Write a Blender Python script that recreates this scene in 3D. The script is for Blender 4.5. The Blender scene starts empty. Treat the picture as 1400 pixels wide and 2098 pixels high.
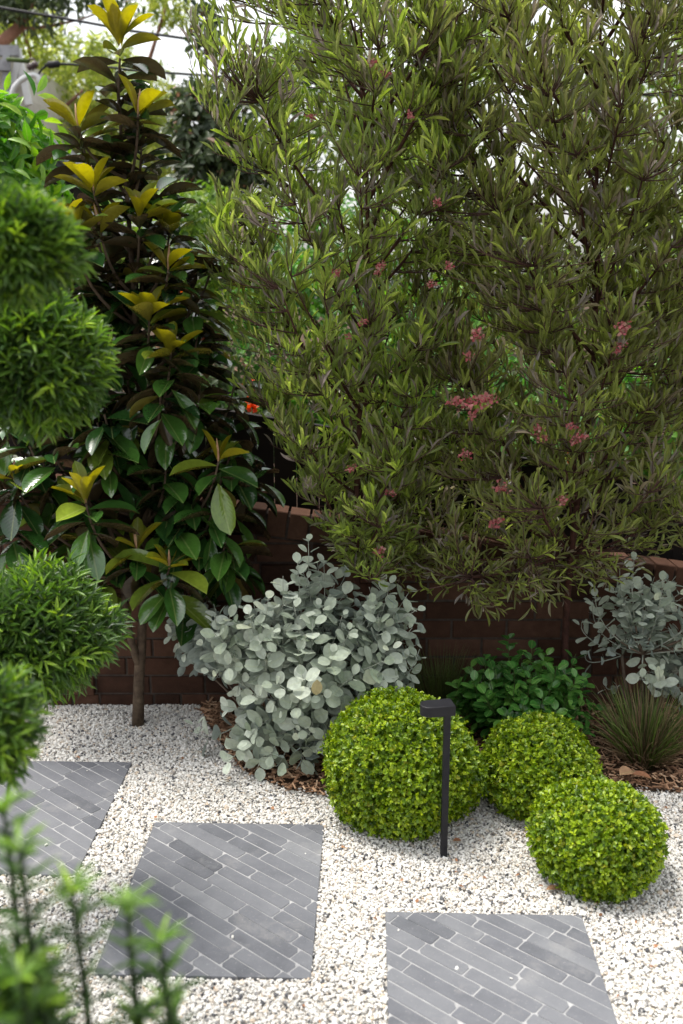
import bpy, math
import numpy as np
from mathutils import Vector

C = bpy.context.scene
COL = C.collection
R = math.radians

# ------------------------------------------------------------------ camera, sky, sun, exposure
CAM_H, PITCH, FPX = 1.8, R(12.9), 2000.0          # FPX: focal length in pixels of the 1400x2098 photo
cam_d = bpy.data.cameras.new("camera")
cam = bpy.data.objects.new("camera", cam_d)
COL.objects.link(cam)
cam.location = (0, 0, CAM_H)
cam.rotation_euler = (math.pi / 2 - PITCH, 0, 0)
cam_d.sensor_fit = 'VERTICAL'
cam_d.sensor_height = 36.0
cam_d.sensor_width = 24.0
cam_d.lens = FPX / 2098 * 36.0
cam_d.clip_start = 0.05
cam_d.clip_end = 2000
cam_d.dof.use_dof = True
cam_d.dof.focus_distance = 3.55
cam_d.dof.aperture_fstop = 2.2
C.camera = cam

SUN_EL, SUN_AZ = R(71), R(-62)                    # azimuth from +Y (into the picture), positive to the right
world = bpy.data.worlds.new("World")
C.world = world
world.use_nodes = True
wn, wl = world.node_tree.nodes, world.node_tree.links
wn.clear()
sky = wn.new("ShaderNodeTexSky")
sky.sky_type = 'NISHITA'
sky.sun_disc = False
sky.sun_elevation = SUN_EL
sky.sun_rotation = SUN_AZ
sky.air_density = 1.4
sky.dust_density = 4.0
sky.ozone_density = 0.6
hs = wn.new("ShaderNodeHueSaturation")
hs.inputs['Saturation'].default_value = 0.18
bg = wn.new("ShaderNodeBackground")
bg.inputs['Strength'].default_value = 0.12
wo = wn.new("ShaderNodeOutputWorld")
wl.new(sky.outputs[0], hs.inputs['Color'])
wl.new(hs.outputs[0], bg.inputs['Color'])
wl.new(bg.outputs[0], wo.inputs['Surface'])

sun_d = bpy.data.lights.new("sun", 'SUN')
sun_d.energy = 1.5
sun_d.angle = R(20)
sun_d.color = (1.0, 0.95, 0.86)
sun = bpy.data.objects.new("sun", sun_d)
COL.objects.link(sun)
sdir = Vector((math.sin(SUN_AZ) * math.cos(SUN_EL), math.cos(SUN_AZ) * math.cos(SUN_EL), math.sin(SUN_EL)))
sun.rotation_euler = sdir.to_track_quat('Z', 'Y').to_euler()

C.view_settings.view_transform = 'Standard'
C.view_settings.look = 'None'
C.view_settings.exposure = 1.42
C.view_settings.gamma = 1.0
C.cycles.max_bounces = 6
C.cycles.diffuse_bounces = 3
C.cycles.glossy_bounces = 2
C.cycles.transmission_bounces = 4
C.cycles.transparent_max_bounces = 6
C.cycles.use_adaptive_sampling = True
C.cycles.adaptive_threshold = 0.01
C.cycles.use_denoising = True

# ------------------------------------------------------------------ measuring (photo pixel -> metres)
def ray(px, py):
    xc, yc = (px - 700) / FPX, -(py - 1049) / FPX
    return np.array([xc, math.cos(PITCH) + yc * math.sin(PITCH), -math.sin(PITCH) + yc * math.cos(PITCH)])

def at(px, py, Y):
    d = ray(px, py)
    return np.array([0, 0, CAM_H]) + d * (Y / d[1])

def ground_at(px, py, z=0.0):
    d = ray(px, py)
    return np.array([0, 0, CAM_H]) + d * ((z - CAM_H) / d[2])

# ------------------------------------------------------------------ mesh helpers
def rng(s):
    return np.random.default_rng(s)

def nrm(v):
    v = np.asarray(v, float)
    return v / (np.linalg.norm(v, axis=-1, keepdims=True) + 1e-12)

def mesh_np(name, co, faces, attrs=None, uv=None, smooth=True):
    """co (n,3); faces: list of int arrays (each (k,m) of equal-sided polygons)"""
    me = bpy.data.meshes.new(name)
    co = np.asarray(co, np.float32)
    me.vertices.add(len(co))
    me.vertices.foreach_set('co', co.ravel())
    li = np.concatenate([np.asarray(f, np.int32).ravel() for f in faces])
    tot = np.concatenate([np.full(len(f), np.asarray(f).shape[1], np.int32) for f in faces])
    start = np.concatenate([[0], np.cumsum(tot)[:-1]]).astype(np.int32)
    me.loops.add(len(li))
    me.loops.foreach_set('vertex_index', li)
    me.polygons.add(len(tot))
    me.polygons.foreach_set('loop_start', start)
    me.polygons.foreach_set('use_smooth', np.full(len(tot), smooth, bool))
    me.update(calc_edges=True)
    for k, v in (attrs or {}).items():
        a = me.attributes.new(k, 'FLOAT', 'POINT')
        a.data.foreach_set('value', np.asarray(v, np.float32))
    if uv is not None:
        u = me.uv_layers.new(name='UVMap')
        u.data.foreach_set('uv', np.asarray(uv, np.float32)[li].ravel())
    return me

def link(name, me, mat, parent=None):
    o = bpy.data.objects.new(name, me)
    COL.objects.link(o)
    if mat is not None:
        if not me.materials:
            me.materials.append(mat)
    if parent is not None:
        o.parent = parent
        o.matrix_parent_inverse = parent.matrix_world.inverted()
    return o

def tag(o, label=None, cat=None, group=None, kind=None):
    for k, v in (('label', label), ('category', cat), ('group', group), ('kind', kind)):
        if v:
            o[k] = v
    return o

def thing(name, loc, label, cat, group=None):
    o = bpy.data.objects.new(name, None)
    o.empty_display_size = 0.1
    COL.objects.link(o)
    o.location = [float(c) for c in loc]
    bpy.context.view_layer.update()
    return tag(o, label, cat, group)

def leaf_tpl(n=4, wide=0.5, fold=0.12, curl=0.15, base=0.25, tip=0.6):
    """unit leaf: columns = across (x width), along, out of plane (x length); two quads a row, folded along the midrib"""
    v, uv, q, t3 = [(0, 0, 0)], [(0.5, 0)], [], []
    for i in range(1, n):
        t = i / n
        w = 0.5 * (math.sin(math.pi * t ** (math.log(.5) / math.log(wide)))) ** (base + (tip - base) * t)
        h = -curl * t * t
        k = len(v)
        v += [(-w, t, h + fold * w), (0, t, h), (w, t, h + fold * w)]
        uv += [(0.5 - w, t), (0.5, t), (0.5 + w, t)]
        if i == 1:
            t3 += [(0, k + 1, k), (0, k + 2, k + 1)]
        else:
            p = k - 3
            q += [(p, p + 1, k + 1, k), (p + 1, p + 2, k + 2, k + 1)]
    e = len(v)
    v.append((0, 1, -curl))
    uv.append((0.5, 1))
    t3 += [(e - 3, e - 2, e), (e - 2, e - 1, e)]
    return np.array(v, float), np.array(uv, float), np.array(q, int).reshape(-1, 4), np.array(t3, int)

class Leaves:
    def __init__(s, tpl):
        s.t = tpl
        s.rows = []
    def add(s, pos, d, up, L, W, rnd, tone=0.0):
        pos = np.atleast_2d(pos)
        n = len(pos)
        b = lambda a: np.broadcast_to(np.asarray(a, float), (n,))
        bb = lambda a: np.broadcast_to(np.asarray(a, float), (n, 3))
        s.rows.append((pos, bb(d), bb(up), b(L), b(W), b(rnd), b(tone)))
    def count(s):
        return sum(len(r[0]) for r in s.rows)
    def mesh(s, name):
        pos, d, up, L, W, rnd, tone = [np.concatenate([r[i] for r in s.rows]) for i in range(7)]
        d = nrm(d)
        x = nrm(np.cross(d, up))
        n = nrm(np.cross(x, d))
        tv, tuv, q, t3 = s.t
        m = len(tv)
        co = (pos[:, None] + x[:, None] * (tv[None, :, 0] * W[:, None])[..., None]
              + d[:, None] * (tv[None, :, 1] * L[:, None])[..., None]
              + n[:, None] * (tv[None, :, 2] * L[:, None])[..., None]).reshape(-1, 3)
        off = (np.arange(len(pos)) * m)[:, None, None]
        fs = []
        if len(q):
            fs.append((q[None] + off).reshape(-1, 4))
        fs.append((t3[None] + off).reshape(-1, 3))
        return mesh_np(name, co, fs, {'rnd': np.repeat(rnd, m), 'tone': np.repeat(tone, m)},
                       np.tile(tuv, (len(pos), 1)))

class Tubes:
    def __init__(s, sides=5):
        s.k, s.v, s.f, s.n, s.r = sides, [], [], 0, []
    def add(s, pts, rad, rnd=0.5):
        pts = np.asarray(pts, float)
        m, k = len(pts), s.k
        rad = np.broadcast_to(np.asarray(rad, float), (m,))
        tan = nrm(np.gradient(pts, axis=0))
        ref = np.array([0, 0, 1.0]) if abs(tan[:, 2]).mean() < .8 else np.array([1.0, 0.1, 0])
        a = nrm(np.cross(tan, ref))
        b = np.cross(tan, a)
        th = np.arange(k) * 2 * math.pi / k
        ring = pts[:, None] + rad[:, None, None] * (a[:, None] * np.cos(th)[None, :, None] + b[:, None] * np.sin(th)[None, :, None])
        s.v.append(ring.reshape(-1, 3))
        i = np.arange(m - 1)[:, None] * k + s.n
        j = np.arange(k)[None]
        j2 = (j + 1) % k
        s.f.append(np.stack([i + j, i + j2, i + k + j2, i + k + j], -1).reshape(-1, 4))
        c0, c1 = s.n + m * k, s.n + m * k + 1
        s.v.append(np.array([pts[0], pts[-1]]))
        jj = np.arange(k)
        s.f.append(np.stack([s.n + (jj + 1) % k, s.n + jj, np.full(k, c0), np.full(k, c0)], -1)[:, :3])
        e = s.n + (m - 1) * k
        s.f.append(np.stack([e + jj, e + (jj + 1) % k, np.full(k, c1)], -1))
        s.r.append(np.full(m * k + 2, rnd))
        s.n += m * k + 2
    def mesh(s, name):
        q = np.concatenate([f for f in s.f if f.shape[1] == 4])
        t = np.concatenate([f for f in s.f if f.shape[1] == 3])
        return mesh_np(name, np.concatenate(s.v), [q, t], {'rnd': np.concatenate(s.r)})

def bez(p0, p1, p2, n=6):
    t = np.linspace(0, 1, n)[:, None]
    return (1 - t) ** 2 * np.asarray(p0) + 2 * t * (1 - t) * np.asarray(p1) + t * t * np.asarray(p2)

class Poly:
    """collects boxes / extruded polygons, one mesh"""
    def __init__(s):
        s.v, s.f, s.r = [], [], []
    def prism(s, poly, fa, fb, inset=0.0, rnd=0.5):
        """poly: list of 2D points; fa, fb map a 2D point to 3D for the far and the near cap (near one may be inset: a chamfer)"""
        n0, m = len(s.v), len(poly)
        p = np.asarray(poly, float)
        c = p.mean(0)
        rings = [[fa(q) for q in p]]
        if inset:
            d = p - c
            l = np.linalg.norm(d, axis=1, keepdims=True) + 1e-9
            pin = p - d / l * np.minimum(inset * 1.3, l * .4)
            rings.append([fb(q, 1) for q in p])
            rings.append([fb(q, 0) for q in pin])
        else:
            rings.append([fb(q, 0) for q in p])
        for rg in rings:
            s.v += [tuple(v) for v in rg]
            s.r += [rnd] * m
        for k in range(len(rings) - 1):
            a, b = n0 + k * m, n0 + (k + 1) * m
            for i in range(m):
                j = (i + 1) % m
                s.f.append((a + i, a + j, b + j, b + i))
        e = n0 + (len(rings) - 1) * m
        s.f.append(tuple(range(e, e + m)))
        s.f.append(tuple(reversed(range(n0, n0 + m))))
    def box(s, c, sz, rot=0.0, rnd=0.5, ax=None):
        c = np.asarray(c, float)
        x, y, z = ax if ax is not None else (np.array([math.cos(rot), math.sin(rot), 0]), np.array([-math.sin(rot), math.cos(rot), 0]), np.array([0, 0, 1.0]))
        n0 = len(s.v)
        for k in (-1, 1):
            for j, i in ((-1, -1), (-1, 1), (1, 1), (1, -1)):
                s.v.append(tuple(c + x * i * sz[0] / 2 + y * j * sz[1] / 2 + z * k * sz[2] / 2))
                s.r.append(rnd)
        for q in ((3, 2, 1, 0), (4, 5, 6, 7), (0, 1, 5, 4), (1, 2, 6, 5), (2, 3, 7, 6), (3, 0, 4, 7)):
            s.f.append(tuple(n0 + i for i in q))
    def mesh(s, name):
        me = bpy.data.meshes.new(name)
        me.from_pydata(s.v, [], s.f)
        a = me.attributes.new('rnd', 'FLOAT', 'POINT')
        a.data.foreach_set('value', np.asarray(s.r, np.float32))
        me.update()
        return me

def clip(poly, nx, ny, c):
    """keep the side nx*x + ny*y <= c"""
    out = []
    for i in range(len(poly)):
        a, b = poly[i], poly[(i + 1) % len(poly)]
        da, db = nx * a[0] + ny * a[1] - c, nx * b[0] + ny * b[1] - c
        if da <= 0:
            out.append(a)
        if da * db < 0:
            t = da / (da - db)
            out.append((a[0] + (b[0] - a[0]) * t, a[1] + (b[1] - a[1]) * t))
    return out

# ------------------------------------------------------------------ materials
def ramp(nt, stops, interp='LINEAR'):
    n = nt.nodes.new("ShaderNodeValToRGB")
    n.color_ramp.interpolation = interp
    el = n.color_ramp.elements
    while len(el) > 1:
        el.remove(el[-1])
    for i, (p, c) in enumerate(stops):
        e = el[0] if i == 0 else el.new(p)
        e.position = p
        e.color = (*c, 1)
    return n

def new_mat(name):
    m = bpy.data.materials.new(name)
    m.use_nodes = True
    nt = m.node_tree
    nt.nodes.clear()
    out = nt.nodes.new("ShaderNodeOutputMaterial")
    return m, nt, out

def attr(nt, name):
    a = nt.nodes.new("ShaderNodeAttribute")
    a.attribute_name = name
    return a.outputs['Fac']

def mix(nt, fac, a, b, mode='MIX'):
    n = nt.nodes.new("ShaderNodeMix")
    n.data_type = 'RGBA'
    n.blend_type = mode
    for s, v in ((n.inputs[0], fac), (n.inputs[6], a), (n.inputs[7], b)):
        if hasattr(v, 'default_value') or hasattr(v, 'links'):
            nt.links.new(v, s)
        elif isinstance(v, tuple):
            s.default_value = (*v, 1)
        else:
            s.default_value = v
    return n.outputs[2]

def math_n(nt, op, a, b=None, c=None):
    n = nt.nodes.new("ShaderNodeMath")
    n.operation = op
    for s, v in zip(n.inputs, (a, b, c)):
        if v is None:
            continue
        if isinstance(v, (int, float)):
            s.default_value = v
        else:
            nt.links.new(v, s)
    return n.outputs[0]

def noise(nt, scale, detail=3.0, rough=0.55, vec=None):
    n = nt.nodes.new("ShaderNodeTexNoise")
    n.inputs['Scale'].default_value = scale
    n.inputs['Detail'].default_value = detail
    n.inputs['Roughness'].default_value = rough
    if vec is None:
        tc = nt.nodes.new("ShaderNodeTexCoord")
        vec = tc.outputs['Object']
    nt.links.new(vec, n.inputs['Vector'])
    return n.outputs['Fac']

def leaf_mat(name, stops, new=None, under=None, new_under=None, rough=0.4, trans=0.3, spec=0.4, tcol=1.6, midrib=0.0,
             veins=0.0, basecol=None):
    m, nt, out = new_mat(name)
    L = nt.links
    col = ramp(nt, stops)
    L.new(attr(nt, 'rnd'), col.inputs[0])
    c = col.outputs[0]
    tone = attr(nt, 'tone')
    if new:
        c = mix(nt, tone, c, new)
    uvn = nt.nodes.new("ShaderNodeTexCoord")
    sep = nt.nodes.new("ShaderNodeSeparateXYZ")
    L.new(uvn.outputs['UV'], sep.inputs[0])
    across = math_n(nt, 'ABSOLUTE', math_n(nt, 'SUBTRACT', sep.outputs[0], 0.5))
    if midrib:
        f = math_n(nt, 'MULTIPLY', math_n(nt, 'LESS_THAN', across, 0.035), midrib)
        c = mix(nt, f, c, mix(nt, 0.5, c, (0.5, 0.55, 0.2)))
    if basecol:
        c = mix(nt, math_n(nt, 'MULTIPLY', math_n(nt, 'SUBTRACT', 1.0, sep.outputs[1]), 0.75), c, basecol)
    if under:
        u = under if not new_under else mix(nt, tone, under, new_under)
        g = nt.nodes.new("ShaderNodeNewGeometry")
        c = mix(nt, g.outputs['Backfacing'], c, u)
    nv = noise(nt, 60, 2)
    hv = nt.nodes.new("ShaderNodeHueSaturation")
    L.new(c, hv.inputs['Color'])
    L.new(math_n(nt, 'MULTIPLY_ADD', nv, 0.7, 0.65), hv.inputs['Value'])
    c = hv.outputs[0]
    b = nt.nodes.new("ShaderNodeBsdfPrincipled")
    L.new(c, b.inputs['Base Color'])
    b.inputs['Roughness'].default_value = rough
    b.inputs['Specular IOR Level'].default_value = spec
    if veins:
        w = math_n(nt, 'SINE', math_n(nt, 'MULTIPLY_ADD', sep.outputs[1], 70.0, math_n(nt, 'MULTIPLY', across, -45.0)))
        bp = nt.nodes.new("ShaderNodeBump")
        bp.inputs['Strength'].default_value = veins
        bp.inputs['Distance'].default_value = 0.002
        L.new(w, bp.inputs['Height'])
        L.new(bp.outputs[0], b.inputs['Normal'])
    if trans:
        t = nt.nodes.new("ShaderNodeBsdfTranslucent")
        tc = nt.nodes.new("ShaderNodeHueSaturation")
        tc.inputs['Value'].default_value = tcol
        tc.inputs['Saturation'].default_value = 1.1
        L.new(c, tc.inputs['Color'])
        L.new(tc.outputs[0], t.inputs['Color'])
        mx = nt.nodes.new("ShaderNodeMixShader")
        mx.inputs[0].default_value = trans
        L.new(b.outputs[0], mx.inputs[1])
        L.new(t.outputs[0], mx.inputs[2])
        L.new(mx.outputs[0], out.inputs[0])
    else:
        L.new(b.outputs[0], out.inputs[0])
    return m

def solid_mat(name, stops, scale=8.0, rough=0.7, spec=0.3, bump=0.0, bscale=60.0, by_rnd=0.0, metal=0.0, detail=5.0, bdist=0.004):
    """noise-driven colour; by_rnd > 0 shifts the ramp by each piece's own random number"""
    m, nt, out = new_mat(name)
    L = nt.links
    f = noise(nt, scale, detail, 0.6)
    if by_rnd:
        f = math_n(nt, 'ADD', math_n(nt, 'MULTIPLY', f, 1 - by_rnd), math_n(nt, 'MULTIPLY', attr(nt, 'rnd'), by_rnd))
    r = ramp(nt, stops)
    L.new(f, r.inputs[0])
    b = nt.nodes.new("ShaderNodeBsdfPrincipled")
    L.new(r.outputs[0], b.inputs['Base Color'])
    b.inputs['Roughness'].default_value = rough
    b.inputs['Specular IOR Level'].default_value = spec
    b.inputs['Metallic'].default_value = metal
    if bump:
        bp = nt.nodes.new("ShaderNodeBump")
        bp.inputs['Strength'].default_value = bump
        bp.inputs['Distance'].default_value = bdist
        L.new(noise(nt, bscale, 6, 0.65), bp.inputs['Height'])
        L.new(bp.outputs[0], b.inputs['Normal'])
    L.new(b.outputs[0], out.inputs[0])
    return m

M = {}
M['gravel'] = solid_mat('gravel_base', [(0.3, (0.2, 0.18, 0.16)), (0.5, (0.6, 0.57, 0.52)), (0.7, (0.75, 0.72, 0.67))], 70, 0.9, 0.2, 0.8, 120)
M['pebble'] = solid_mat('pebble_stone', [(0.0, (0.035, 0.037, 0.042)), (0.09, (0.10, 0.10, 0.108)), (0.135, (0.24, 0.235, 0.23)), (0.155, (0.5, 0.4, 0.3)),
                                         (0.2, (0.58, 0.51, 0.43)), (0.3, (0.6, 0.573, 0.535)), (0.6, (0.67, 0.65, 0.612)), (1.0, (0.74, 0.725, 0.692))],
                        150, 0.75, 0.3, 0.0, by_rnd=0.93)
M['soil'] = solid_mat('dark_soil', [(0.3, (0.03, 0.02, 0.014)), (0.7, (0.09, 0.055, 0.035))], 30, 0.95, 0.1, 1.0, 80)
M['mulch'] = solid_mat('bark_chip', [(0.1, (0.1, 0.055, 0.032)), (0.45, (0.24, 0.13, 0.075)), (0.75, (0.42, 0.26, 0.16)), (1.0, (0.55, 0.4, 0.27))], 60, 0.85, 0.2, 0.4, 200, by_rnd=0.8)
M['stone'] = solid_mat('bluestone_paver', [(0.15, (0.066, 0.07, 0.081)), (0.42, (0.117, 0.121, 0.136)), (0.7, (0.157, 0.162, 0.176)), (1.0, (0.23, 0.234, 0.243))],
                       14, 0.5, 0.35, 0.35, 90, by_rnd=0.5)
def stone_mat():
    m = M['stone']
    nt = m.node_tree
    b = [n for n in nt.nodes if n.type == 'BSDF_PRINCIPLED'][0]
    src = b.inputs['Base Color'].links[0].from_socket
    pale = ramp(nt, [(0.56, (0, 0, 0)), (0.75, (1, 1, 1))])
    nt.links.new(noise(nt, 5.5, 6, 0.7), pale.inputs[0])
    speck = ramp(nt, [(0.62, (0, 0, 0)), (0.72, (1, 1, 1))])
    nt.links.new(noise(nt, 130, 3, 0.6), speck.inputs[0])
    c = mix(nt, math_n(nt, 'MULTIPLY', pale.outputs[0], 0.55), src, (0.27, 0.265, 0.26))
    c = mix(nt, math_n(nt, 'MULTIPLY', speck.outputs[0], 0.4), c, (0.3, 0.3, 0.3))
    nt.links.new(c, b.inputs['Base Color'])
    rr = math_n(nt, 'MULTIPLY_ADD', noise(nt, 20, 4, 0.6), 0.4, 0.32)
    nt.links.new(rr, b.inputs['Roughness'])
stone_mat()
M['grout'] = solid_mat('grey_grout', [(0.3, (0.26, 0.26, 0.265)), (0.7, (0.37, 0.37, 0.37))], 30, 0.85, 0.2, 0.3, 200)
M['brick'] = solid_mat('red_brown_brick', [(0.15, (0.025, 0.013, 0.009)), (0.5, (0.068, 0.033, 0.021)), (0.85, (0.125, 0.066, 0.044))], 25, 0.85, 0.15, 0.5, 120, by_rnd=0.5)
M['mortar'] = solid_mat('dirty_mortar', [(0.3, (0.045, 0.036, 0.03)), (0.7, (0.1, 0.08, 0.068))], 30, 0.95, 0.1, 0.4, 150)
M['fence'] = solid_mat('dark_stained_timber', [(0.3, (0.007, 0.005, 0.0045)), (0.7, (0.016, 0.011, 0.0095))], 12, 0.75, 0.2, 0.3, 60, by_rnd=0.3)
M['bark'] = solid_mat('grey_brown_bark', [(0.3, (0.045, 0.03, 0.022)), (0.6, (0.11, 0.08, 0.055)), (0.85, (0.17, 0.13, 0.095))], 30, 0.9, 0.15, 0.8, 70)
M['redbark'] = solid_mat('dark_red_bark', [(0.3, (0.03, 0.014, 0.011)), (0.6, (0.075, 0.032, 0.024)), (0.85, (0.12, 0.06, 0.045))], 35, 0.85, 0.2, 0.8, 80)
M['gumbark'] = solid_mat('pink_brown_bark', [(0.3, (0.16, 0.075, 0.05)), (0.6, (0.28, 0.15, 0.11)), (0.85, (0.36, 0.24, 0.19))], 10, 0.8, 0.2, 0.5, 40)
M['twig'] = solid_mat('purple_brown_twig', [(0.3, (0.04, 0.02, 0.017)), (0.7, (0.11, 0.06, 0.05))], 40, 0.8, 0.2)
M['silverstem'] = solid_mat('silver_stem', [(0.3, (0.22, 0.24, 0.2)), (0.7, (0.4, 0.42, 0.36))], 40, 0.9, 0.1)
M['woodstem'] = solid_mat('woody_stem', [(0.3, (0.07, 0.05, 0.035)), (0.7, (0.17, 0.13, 0.1))], 40, 0.9, 0.1, 0.5, 90)
M['greenstem'] = solid_mat('green_stem', [(0.3, (0.04, 0.07, 0.02)), (0.7, (0.09, 0.13, 0.035))], 40, 0.7, 0.2)
M['darkstem'] = solid_mat('dark_green_stem', [(0.3, (0.015, 0.03, 0.01)), (0.7, (0.03, 0.055, 0.016))], 40, 0.7, 0.2)
M['black'] = solid_mat('black_powder_coat', [(0.3, (0.007, 0.007, 0.010)), (0.7, (0.013, 0.013, 0.017))], 30, 0.5, 0.3, 0.1, 500)
M['white'] = solid_mat('white_paint', [(0.3, (0.7, 0.7, 0.7)), (0.7, (0.82, 0.82, 0.81))], 6, 0.5, 0.3)
M['cream'] = solid_mat('cream_board', [(0.3, (0.5, 0.47, 0.4)), (0.7, (0.6, 0.57, 0.5))], 5, 0.7, 0.2)
M['greymetal'] = solid_mat('weathered_grey', [(0.3, (0.24, 0.24, 0.26)), (0.7, (0.42, 0.42, 0.44))], 14, 0.6, 0.3)
M['cable'] = solid_mat('black_cable', [(0.3, (0.015, 0.015, 0.017)), (0.7, (0.03, 0.03, 0.032))], 14, 0.6, 0.3)
M['ceramic'] = solid_mat('brown_ceramic', [(0.3, (0.05, 0.03, 0.03)), (0.7, (0.10, 0.06, 0.055))], 14, 0.25, 0.6)
M['slate'] = solid_mat('dark_roof', [(0.3, (0.04, 0.042, 0.048)), (0.7, (0.09, 0.092, 0.1))], 10, 0.6, 0.3)

# foliage
HOP = [(0.0, (0.25, 0.21, 0.2)), (0.15, (0.19, 0.165, 0.13)), (0.27, (0.15, 0.165, 0.06)), (0.6, (0.175, 0.235, 0.05)), (0.85, (0.26, 0.35, 0.055)), (1.0, (0.38, 0.44, 0.11))]  # low end: purplish grey leaves, lightened to paint in their sheen
M['hop'] = leaf_mat('hopbush_leaf', HOP, rough=0.32, trans=0.5, spec=0.6, tcol=1.9, midrib=0.5)
HOPD = [(0.0, (0.25, 0.22, 0.2)), (0.16, (0.2, 0.165, 0.115)), (0.3, (0.16, 0.165, 0.06)), (0.7, (0.17, 0.205, 0.045)), (1.0, (0.3, 0.36, 0.08))]  # purple-brown low stops, the palest one carrying painted grey sheen
M['hopd'] = leaf_mat('hopbush_leaf_olive', HOPD, rough=0.32, trans=0.48, spec=0.6, tcol=1.85, midrib=0.5)
M['capsule'] = leaf_mat('pink_seed_capsule', [(0.0, (0.32, 0.07, 0.085)), (0.5, (0.36, 0.13, 0.13)), (1.0, (0.36, 0.23, 0.18))], rough=0.6, trans=0.3, spec=0.2, tcol=1.2)
M['mag'] = leaf_mat('magnolia_leaf', [(0.0, (0.01, 0.036, 0.01)), (0.5, (0.028, 0.085, 0.016)), (1.0, (0.075, 0.175, 0.025))],
                    new=(0.24, 0.3, 0.03), under=(0.05, 0.036, 0.019), new_under=(0.26, 0.24, 0.025), rough=0.14, trans=0.12, spec=0.75, tcol=1.6, midrib=0.3, veins=0.06)
M['magnew'] = leaf_mat('magnolia_new_leaf', [(0.0, (0.10, 0.19, 0.025)), (0.5, (0.22, 0.27, 0.025)), (1.0, (0.38, 0.32, 0.03))],
                       under=(0.27, 0.24, 0.02), basecol=(0.22, 0.13, 0.02), rough=0.35, trans=0.45, spec=0.4, tcol=1.5, midrib=0.5)
M['bud'] = solid_mat('pink_brown_bud', [(0.3, (0.3, 0.15, 0.08)), (0.7, (0.5, 0.33, 0.2))], 30, 0.6, 0.3)
M['silver'] = leaf_mat('silver_leaf', [(0.0, (0.22, 0.27, 0.19)), (0.5, (0.37, 0.42, 0.335)), (0.9, (0.5, 0.545, 0.465)), (1.0, (0.46, 0.5, 0.34))], rough=0.8, trans=0.12, spec=0.15,
                       under=(0.4, 0.46, 0.42), tcol=1.1, midrib=0.25)
M['yellowleaf'] = leaf_mat('yellowed_leaf', [(0.0, (0.4, 0.34, 0.17)), (1.0, (0.46, 0.38, 0.24))], rough=0.8, trans=0.2, spec=0.15, tcol=1.1)
M['box'] = leaf_mat('box_leaf', [(0.0, (0.04, 0.09, 0.007)), (0.35, (0.13, 0.225, 0.011)), (0.7, (0.27, 0.38, 0.015)), (1.0, (0.42, 0.52, 0.025))], new=(0.36, 0.36, 0.03), rough=0.36, trans=0.3, spec=0.45, tcol=1.5)
M['podo'] = leaf_mat('podocarpus_leaf', [(0.0, (0.025, 0.06, 0.015)), (0.4, (0.07, 0.15, 0.022)), (0.75, (0.16, 0.29, 0.03)), (1.0, (0.32, 0.48, 0.05))], rough=0.38, trans=0.3, spec=0.45, tcol=1.5, midrib=0.4)
M['glossy'] = leaf_mat('glossy_leaf', [(0.0, (0.025, 0.09, 0.018)), (0.5, (0.06, 0.19, 0.034)), (1.0, (0.15, 0.33, 0.055))], rough=0.25, trans=0.2, spec=0.55, tcol=1.5, midrib=0.4)
M['bright'] = leaf_mat('bright_green_leaf', [(0.0, (0.04, 0.14, 0.018)), (0.5, (0.12, 0.3, 0.03)), (1.0, (0.36, 0.52, 0.06))], rough=0.33, trans=0.4, spec=0.5, tcol=1.5, midrib=0.4)
M['gum'] = leaf_mat('gum_leaf', [(0.0, (0.1, 0.14, 0.03)), (0.5, (0.26, 0.32, 0.06)), (1.0, (0.5, 0.52, 0.13))], rough=0.5, trans=0.5, spec=0.3, tcol=1.5)
M['darkbg'] = leaf_mat('dark_green_leaf', [(0.0, (0.022, 0.04, 0.016)), (0.5, (0.05, 0.075, 0.028)), (0.9, (0.09, 0.12, 0.045)), (1.0, (0.25, 0.14, 0.09))], rough=0.45, trans=0.25, spec=0.4, tcol=1.4)
M['lime'] = leaf_mat('lime_hedge_leaf', [(0.0, (0.06, 0.12, 0.02)), (0.5, (0.15, 0.25, 0.035)), (1.0, (0.34, 0.42, 0.07))], rough=0.45, trans=0.4, spec=0.3, tcol=1.5)
M['ivy'] = leaf_mat('ivy_leaf', [(0.0, (0.03, 0.09, 0.015)), (0.5, (0.07, 0.2, 0.03)), (1.0, (0.2, 0.4, 0.05))], rough=0.4, trans=0.35, spec=0.4, tcol=1.5)
M['flower'] = leaf_mat('orange_red_petal', [(0.0, (0.6, 0.06, 0.03)), (1.0, (0.75, 0.16, 0.06))], rough=0.6, trans=0.4, spec=0.2, tcol=1.2)
M['blade'] = leaf_mat('grass_blade', [(0.0, (0.17, 0.11, 0.06)), (0.25, (0.23, 0.16, 0.09)), (0.4, (0.07, 0.085, 0.025)), (0.75, (0.11, 0.17, 0.03)), (1.0, (0.2, 0.3, 0.045))], rough=0.5, trans=0.2, spec=0.35)
M['litter'] = leaf_mat('dry_leaf', [(0.0, (0.14, 0.06, 0.03)), (0.5, (0.28, 0.13, 0.07)), (1.0, (0.42, 0.26, 0.15))], rough=0.7, trans=0.1, spec=0.2, midrib=0.4)

UP = np.array([0, 0, 1.0])

# ------------------------------------------------------------------ the setting
def sheet(name, pts, z, mat):
    p = Poly()
    me = bpy.data.meshes.new(name)
    me.from_pydata([(x, y, z) for x, y in pts], [], [tuple(range(len(pts)))])
    me.update()
    return link(name, me, mat)

def bed_edge(x):
    """front line of the planted bed (Y) as a function of X"""
    return np.interp(x, [-0.62, -0.5, -0.38, -0.2, -0.02, 0.25, 0.55, 0.95, 1.35, 2.6], [3.98, 3.66, 3.42, 3.27, 3.22, 3.24, 3.3, 3.29, 3.23, 3.2])

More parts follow.
